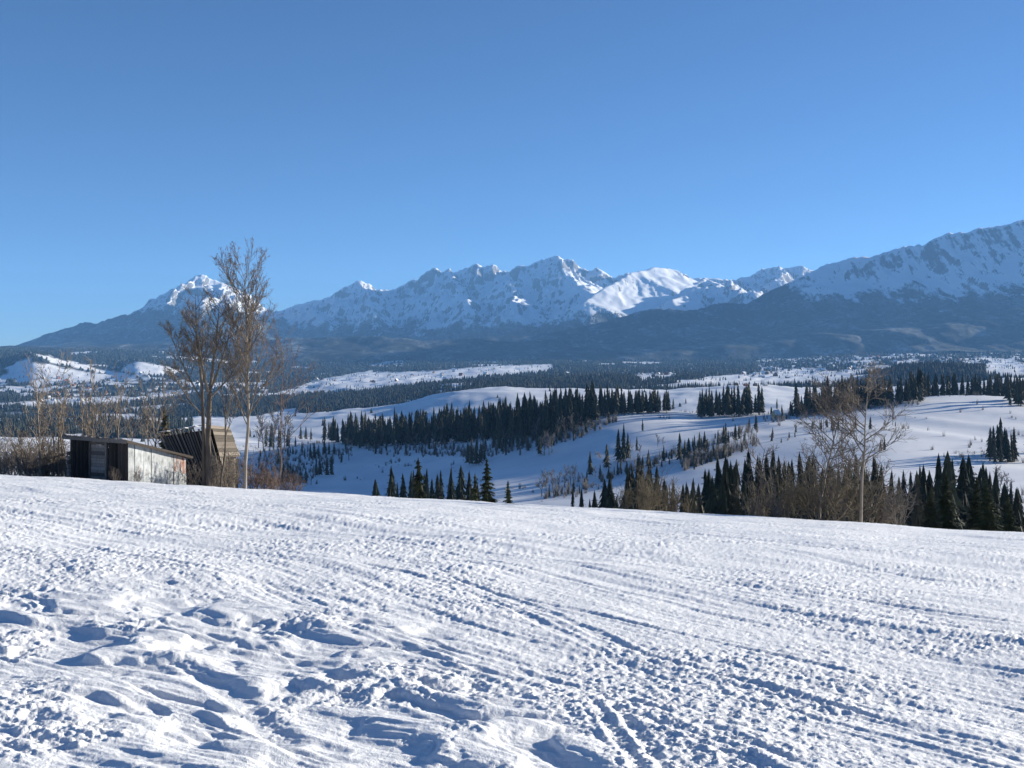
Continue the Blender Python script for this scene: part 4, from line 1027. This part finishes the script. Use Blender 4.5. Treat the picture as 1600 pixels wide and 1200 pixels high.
def build_shack():
    g = np.random.default_rng(77)
    c0 = stand_at(200, 66.0); root = empty('shack', tuple(c0)); tag(root, 'low shack with a pale tin side wall and a dark timber front', 'shack')
    u = np.array([-0.866, 0.5, 0]); w = np.array([0.5, 0.866, 0]); up = np.array([0, 0, 1.0])
    LU, LW = 5.2, 4.6
    zc = (HZ - 690) / F * 66; zl = (HZ - 683) / F * 68.6; zr = (HZ - 715) / F * 70.0
    bot = c0[2] - 0.7
    def pt(a, b, z): p = c0 + u * a + w * b; return np.array([p[0], p[1], z])
    top = lambda a, b: zc + (zl - zc) * a / LU + (zr - zc) * b / LW
    # front: dark upright planks round a door
    a = 0.0
    while a < LU - 0.05:
        wd = min(g.uniform(0.16, 0.26), LU - a)
        if not (1.95 < a + wd / 2 < 3.35):
            off = w * g.uniform(-0.02, 0.02)
            q = [pt(a + 0.012, 0, top(a, 0) - 0.02), pt(a + wd - 0.012, 0, top(a + wd, 0) - 0.02), pt(a + wd - 0.012, 0, bot), pt(a + 0.012, 0, bot)]
            board('plank', root, [p + off for p in q], 0.03, M_DARKW)
        a += wd
    for a in (1.93, 3.38):
        board('door_post', root, [pt(a - 0.07, -0.05, top(a, 0) - 0.05), pt(a + 0.07, -0.05, top(a, 0) - 0.05), pt(a + 0.07, -0.05, bot), pt(a - 0.07, -0.05, bot)], -0.12, M_OLD)
    door = empty('door', (0, 0, 0)); door.parent = root
    z = bot
    while z < top(2.6, 0) - 0.15:
        hh = g.uniform(0.15, 0.22); j = w * g.uniform(-0.015, 0.015)
        board('door_board', root, [p + j for p in [pt(2.02, -0.01, z + hh - 0.012), pt(3.28, -0.01, z + hh - 0.012), pt(3.28, -0.01, z), pt(2.02, -0.01, z)]], -0.03, M_OLD, door); z += hh
    for i in range(9):                                       # log ends at the far corner
        z = bot + 0.27 * i; board('log_end', root, [pt(LU - 0.1, -0.22, z + 0.22), pt(LU + 0.08, -0.22, z + 0.22), pt(LU + 0.08, -0.22, z), pt(LU - 0.1, -0.22, z)], -0.25, M_OLD)
    # tin side wall
    b = 0.0; i = 0
    while b < LW - 0.05:
        wd = min(g.uniform(0.48, 0.70), LW - b); tl_ = g.uniform(-0.03, 0.03); o1 = -u * g.uniform(0.0, 0.035)
        last = b > 3.3
        zb0 = bot if not last else top(0, b) - 1.15
        q = [pt(0, b + 0.008 + tl_, top(0, b) - 0.03), pt(0, b + wd - 0.02 + tl_, top(0, b + wd) - 0.03), pt(0, b + wd - 0.012, zb0), pt(0, b + 0.008, zb0)]
        board('tin_sheet', root, [p + o1 for p in q], -0.012, M_RUST if b > 3.3 else M_TIN)
        if last:
            for k in range(2):
                q = [pt(0, b + k * wd / 2, zb0 + 0.05), pt(0, b + (k + 1) * wd / 2 - 0.02, zb0 + 0.05), pt(0, b + (k + 1) * wd / 2 - 0.02, bot), pt(0, b + k * wd / 2, bot)]
                board('tin_patch', root, [p - u * 0.045 for p in q], -0.012, M_TIN)
        b += wd; i += 1
    # dark lath behind the sheets, far walls, roof
    board('backing', root, [pt(0.06, 0, zc - 0.05), pt(0.06, LW, zr - 0.05), pt(0.06, LW, bot), pt(0.06, 0, bot)], -0.02, M_DARKW)
    board('back_wall', root, [pt(0, LW, zr - 0.05), pt(LU, LW, top(LU, LW) - 0.05), pt(LU, LW, bot), pt(0, LW, bot)], 0.03, M_DARKW)
    board('end_wall', root, [pt(LU, 0, zl - 0.05), pt(LU, LW, top(LU, LW) - 0.05), pt(LU, LW, bot), pt(LU, 0, bot)], 0.03, M_DARKW)
    nb = 16
    for k in range(nb):                                      # roof boards run down the fall
        a0, a1 = -0.25 + (LU + 0.5) * k / nb, -0.25 + (LU + 0.5) * (k + 1) / nb - 0.02; j = g.uniform(-0.03, 0.05); e = g.uniform(-0.12, 0.2)
        board('roof_board', root, [pt(a0, -0.35 - e, top(a0, -0.35) + 0.02 + j), pt(a1, -0.35 - e, top(a1, -0.35) + 0.02 + j), pt(a1, LW + 0.3 + e, top(a1, LW + 0.3) + 0.02 + j), pt(a0, LW + 0.3 + e, top(a0, LW + 0.3) + 0.02 + j)], -0.035, M_OLD)
    board('fascia', root, [pt(-0.27, -0.38, top(0, 0) + 0.14), pt(LU + 0.27, -0.38, top(LU, 0) + 0.14), pt(LU + 0.27, -0.38, top(LU, 0) - 0.10), pt(-0.27, -0.38, top(0, 0) - 0.10)], -0.04, M_OLD)
    board('verge_board', root, [pt(-0.30, -0.38, top(0, 0) + 0.13), pt(-0.30, LW + 0.3, top(0, LW) + 0.08), pt(-0.30, LW + 0.3, top(0, LW) - 0.06), pt(-0.30, -0.38, top(0, 0) - 0.04)], -0.03, M_DARKW)
    def snow_pad(a0, a1, b0, b1, th):
        n = 9; A_, B_ = np.meshgrid(np.linspace(a0, a1, n), np.linspace(b0, b1, n)); ed = np.minimum(np.minimum(A_ - a0, a1 - A_) / (a1 - a0), np.minimum(B_ - b0, b1 - B_) / (b1 - b0))
        hz = th * sstep(0, 0.3, ed) * (0.8 + 0.5 * perlin(A_ * 1.7, B_ * 1.7, 8)) + 0.03
        Pp = c0[None, None, :2] + A_[..., None] * u[:2] + B_[..., None] * w[:2]; Z = zc + (zl - zc) * A_ / LU + (zr - zc) * B_ / LW + hz
        V = np.concatenate([Pp, Z[..., None]], -1).reshape(-1, 3); c = V.mean(0)
        o = link('roof_snow', raw_mesh('roof_snow', V - c, grid_faces(n, n), True), M_SNOW, root); o.location = tuple(c - c0)
    snow_pad(0.1, 1.9, 0.6, 4.4, 0.18); snow_pad(2.6, 4.9, 1.4, 4.6, 0.12)
build_shack()

def build_barn():
    g = np.random.default_rng(78)
    c0 = stand_at(325, 73.0); root = empty('ruined_barn', tuple(c0)); tag(root, 'collapsing wooden barn of slanting gappy slats with tan boards on its sunny side', 'barn')
    A, B, Bb, Ab = P3(246, 676, 77.0), P3(325, 664, 73.5), P3(352, 766, 71.0), P3(296, 768, 74.0)
    nrm = np.cross(B - A, Ab - A); nrm /= np.linalg.norm(nrm)
    if nrm[1] > 0: nrm = -nrm
    u = 0.0
    while u < 1.0:                                           # slanting slats with gaps, uneven ends
        wd = g.uniform(0.020, 0.034); q = quad(A, B, Bb, Ab, u, min(1, u + wd), g.uniform(-0.05, 0.10), 1.0)
        j = nrm * g.uniform(0, 0.05); sk = (B - A) * g.uniform(-0.006, 0.006)
        board('slat', root, [q[0] + j + sk, q[1] + j + sk, q[2] + j, q[3] + j], 0.03, M_OLD if g.random() < 0.8 else M_TANW); u += wd + g.uniform(0.018, 0.034)
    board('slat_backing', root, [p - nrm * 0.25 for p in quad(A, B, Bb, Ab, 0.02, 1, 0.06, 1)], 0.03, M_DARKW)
    Cc, C2, B2 = P3(359, 667, 77.0), P3(375, 713, 76.0), P3(331, 715, 72.6)
    n2 = np.cross(Cc - B, B2 - B); n2 /= np.linalg.norm(n2)
    if n2[0] < 0: n2 = -n2
    v = 0.0
    while v < 1.0:                                           # level boards of the sunny slope, lapped
        h = g.uniform(0.085, 0.125); q = quad(B, Cc, C2, B2, g.uniform(-0.03, 0.02), g.uniform(0.95, 1.03), v, min(1.02, v + h + 0.015)); t = g.uniform(-0.02, 0.02)
        board('roof_board', root, [q[0], q[1] + np.array([0, 0, t]), q[2] + n2 * 0.05 + np.array([0, 0, t]), q[3] + n2 * 0.05], 0.02, M_TANW); v += h
    D1, D2, E2, E1 = P3(333, 712, 72.8), P3(373, 712, 75.8), P3(372, 768, 75.6), P3(336, 768, 72.6)
    u = 0.0
    while u < 1.0:
        wd = g.uniform(0.05, 0.09); q = quad(D1, D2, E2, E1, u, min(1, u + wd - 0.012), g.uniform(0, 0.12), 1.0); board('plank', root, [p + n2 * g.uniform(-0.03, 0.03) for p in q], 0.025, M_TANW if g.random() < 0.75 else M_OLD); u += wd
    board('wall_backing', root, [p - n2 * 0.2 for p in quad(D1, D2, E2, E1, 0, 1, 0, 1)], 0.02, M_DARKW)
    # rear walls close the ruin
    X1, X2 = P3(246, 676, 77.0) + np.array([1.2, 3.5, -0.6]), P3(246, 770, 77.0) + np.array([2.0, 3.5, -0.4])
    board('rear_wall', root, [Cc, X1, X2, E2 + np.array([0, 0, 0.0])], 0.03, M_DARKW)
    board('end_wall', root, [A, X1, X2, Ab], 0.03, M_DARKW)
    for k in range(5):                                       # thin snow caught along the top
        a0, a1 = 0.04 + 0.19 * k, 0.04 + 0.19 * (k + 1) - g.uniform(0.0, 0.07); q0, q1 = lerp(A, B, a0), lerp(A, B, a1); t = np.array([0, 0, 0.05 + 0.04 * g.random()]); bk = -nrm * 0.28
        board('ridge_snow', root, [q0 + t, q1 + t, q1 + t + bk, q0 + t + bk], -0.05, M_SNOW)
build_barn()

# ----------------------------------------------------------------- houses
def flat_mat(name, c, rough=0.8):
    k = NT(name); v = k.n('ShaderNodeTexCoord').outputs['Object']; n = k.noise(1.5, 4, 0.6, v)
    k.color(k.ramp(n, [(0.3, tuple(x * 0.8 for x in c)), (0.7, tuple(min(1, x * 1.1) for x in c))])); k.rough(rough, 0.2); return k.m
WALLM = [flat_mat('plaster_cream', (0.55, 0.45, 0.33)), flat_mat('timber_brown', (0.16, 0.10, 0.06)), flat_mat('plaster_white', (0.62, 0.61, 0.58)), flat_mat('brick_red', (0.26, 0.12, 0.085))]
ROOFM = [flat_mat('roof_snowed', (0.75, 0.76, 0.78)), flat_mat('roof_red', (0.24, 0.085, 0.06)), flat_mat('roof_dark', (0.06, 0.055, 0.055))]
M_PANE = flat_mat('window_glass', (0.03, 0.035, 0.045), 0.2)
def gable_house_meshes():
    w, d, h, r = 5.0, 4.0, 3.6, 4.4
    b = TB(); V = [(-w, -d, -1), (w, -d, -1), (w, d, -1), (-w, d, -1), (-w, -d, h), (w, -d, h), (w, d, h), (-w, d, h), (-w, 0, h + r - .3), (w, 0, h + r - .3)]
    b.tris(V, [(0, 1, 5), (0, 5, 4), (1, 2, 6), (1, 6, 5), (2, 3, 7), (2, 7, 6), (3, 0, 4), (3, 4, 7), (4, 8, 7), (5, 6, 9)])
    t = TB(); W2, D2 = w + 0.6, d + 0.8; e = h - 0.8
    V = [(-W2, -D2, e), (W2, -D2, e), (W2, 0, h + r), (-W2, 0, h + r), (-W2, D2, e), (W2, D2, e)]; V2 = [(x, y, z + 0.3) for x, y, z in V]
    t.tris(V + V2, [(0, 2, 1), (0, 3, 2), (3, 5, 2), (3, 4, 5), (6, 7, 8), (6, 8, 9), (9, 8, 11), (9, 11, 10), (0, 1, 7), (0, 7, 6), (4, 11, 5), (4, 10, 11), (0, 6, 9), (0, 9, 3), (3, 9, 10), (3, 10, 4), (1, 2, 8), (1, 8, 7), (2, 5, 11), (2, 11, 8)])
    return b.mesh('wall', False), t.mesh('roof', False)
HB, HR = gable_house_meshes(); HC = {}
def house(loc, rz, k, wi, ri, label, group):
    for src, mats, i in ((HB, WALLM, wi), (HR, ROOFM, ri)):
        if (src.name, i) not in HC: m = src.copy(); m.materials.append(mats[i]); HC[(src.name, i)] = m
    e = empty('house', loc, rz); e.scale = (k, k, k * random.uniform(0.9, 1.15)); link('wall', HC[(HB.name, wi)], None, e); link('roof', HC[(HR.name, ri)], None, e)
    tag(e, label, 'house', group); return e
def villages():
    g = np.random.default_rng(91)
    areas = [((1250, 1540), (4900, 8600), 95, 'tiny house in the scattered village below the right-hand mountain', 'houses of the village below the right massif'),
             ((60, 330), (4100, 6200), 40, 'tiny house in the village on the valley floor behind the saplings', 'houses of the village behind the saplings'),
             ((960, 1240), (4300, 6500), 34, 'tiny house among fields beyond the small ridge stand', 'houses beyond the small ridge stand'),
             ((430, 760), (5200, 7800), 22, 'tiny house along the bright far field in mid picture', 'houses along the bright far field')]
    for (x0, x1), (d0, d1), n, lab, grp in areas:
        c = 0
        for _ in range(n * 6):
            x, Y = g.uniform(x0, x1), g.uniform(d0, d1)
            z = float(valley_z(x, Y)[0]); yp = HZ - F * z / Y
            if forest_mask(np.array([x]), np.array([Y]), np.array([yp]))[0] > 0.5 and g.random() < 0.85: continue
            house(((x - 800) / F * Y, Y, z), g.uniform(0, 6.28), g.uniform(1.0, 2.0), int(g.integers(0, 4)), int(g.choice([0, 0, 0, 1, 2])), lab, grp); c += 1
            if c >= n: break
villages()
for x, d, lab, wi, ri in ((1165, 2330, 'reddish farm building at the top edge of the field right of centre', 3, 1), (1180, 2360, 'brown farmhouse beside the reddish farm building', 1, 2), (1196, 2380, 'pale farmhouse at the right end of the farm row', 0, 0), (1150, 2350, 'dark barn at the left end of the farm row', 1, 2)):
    z = float(valley_z(x, d)[0]); house(((x - 800) / F * d, d, z), 0.4, 0.75, wi, ri, lab, None)
hit = valley_hit(1213, 653)
def hut(loc):
    e = empty('hut', loc, 0.5); tag(e, 'little pale yellow hut alone on the snow before the right stand', 'hut')
    for src, mat, nm in ((HB, flat_mat('plaster_yellow', (0.62, 0.44, 0.22)), 'wall'), (HR, ROOFM[0], 'roof')):
        m = src.copy(); m.materials.append(mat); o = link(nm, m, None, e); o.scale = (0.55, 0.6, 0.8)
    me = raw_mesh('window', [(-0.5, 0, 0), (0.5, 0, 0), (0.5, 0, 1.0), (-0.5, 0, 1.0), (-0.5, -0.06, 0), (0.5, -0.06, 0), (0.5, -0.06, 1.0), (-0.5, -0.06, 1.0)], [(4, 5, 6, 7), (0, 1, 5, 4), (1, 2, 6, 5), (2, 3, 7, 6), (3, 0, 4, 7)])
    o = link('window', me, M_PANE, e); o.location = (0, -2.42, 1.0)
    me = raw_mesh('chimney', [(-.25, -.25, 0), (.25, -.25, 0), (.25, .25, 0), (-.25, .25, 0), (-.25, -.25, 1.2), (.25, -.25, 1.2), (.25, .25, 1.2), (-.25, .25, 1.2)], [(0, 1, 5, 4), (1, 2, 6, 5), (2, 3, 7, 6), (3, 0, 4, 7), (4, 5, 6, 7)])
    o = link('chimney', me, WALLM[3], e); o.location = (0.9, 0.3, 5.6)
if hit: hut((hit[0], hit[1], hit[2]))

# ----------------------------------------------------------------- labels: where a row can be counted, say which one of it
ORD = ('first second third fourth fifth sixth seventh eighth ninth tenth eleventh twelfth thirteenth fourteenth fifteenth sixteenth seventeenth eighteenth nineteenth twentieth').split()
def count_row(group, base, cut=None, names=None):
    it = [o for o in bpy.data.objects if o.parent is None and o.get('group') == group]
    it.sort(key=lambda o: o.location.x / o.location.y)
    parts = [it] if not cut else [it[len(it) * k // cut: len(it) * (k + 1) // cut] for k in range(cut)]
    for k, p in enumerate(parts):
        for i, o in enumerate(p):
            if i < 20: o['label'] = base % (names[k] if names else '') + ', ' + ORD[i] + ' from the left'
count_row('bushes of the right thicket', 'tangled leafless bush in the %s part of the wide thicket', 3, ('left', 'middle', 'right'))
count_row('bushes of the olive clump', 'olive-brown leafless bush in the clump right of centre%s')
count_row('saplings left of the shack', 'thin tan leafless sapling in the brush left of the shack%s')
count_row('saplings behind the shack', 'thin tan leafless sapling in the row behind the shack%s')
count_row('low bushes left of the shack', 'dry bush in the %s half left of the shack', 2, ('left', 'right'))
count_row('reddish bushes by the tallest tree', 'reddish low bush right of the tallest tree%s')
count_row('brush against the sheds', 'sparse brown brush against the shack and barn%s')
count_row('spruces in the hollow at the right', 'dark spruce in the %s half of the right-hand hollow', 2, ('left', 'right'))
count_row('spruces behind the right thicket', 'dark spruce behind the %s third of the leafless thicket', 3, ('left', 'middle', 'right'))
count_row('spruces behind the olive bush', 'spruce of the %s half of the row behind the olive bush', 2, ('left', 'right'))
count_row('spruces beyond the slope edge', 'spruce in the %s half of the grove beyond the slope edge', 2, ('left', 'right'))
count_row('spruces of the row on the shaded field', 'slender spruce in the broken row up the shaded field%s')
count_row('spruces of the hedge line', 'small spruce in the hedge line on the shaded field%s')
count_row('spruces below the long ridge stand', 'spruce in the loose clumps below the ridge stand%s')
count_row('spruces below the right snow hill', 'spruce in the black clump below the right snow hill%s')
count_row('spruces at the right end of the snow hill', 'spruce in the clump ending the right snow hill%s')
count_row('small spruces behind the bare crowns', 'small spruce on the snow behind the bare crowns%s')
count_row('grey trees on the shaded field', 'grey leafless tree in the row down the shaded field%s')
count_row('grey trees below the ridge stand', 'grey leafless tree at the foot of the ridge stand%s')
count_row('grey trees by the tall tree', 'grey leafless tree in the group right of the tallest tree%s')
count_row('grey trees on the right field', 'grey leafless tree by the hedge on the right slope%s')
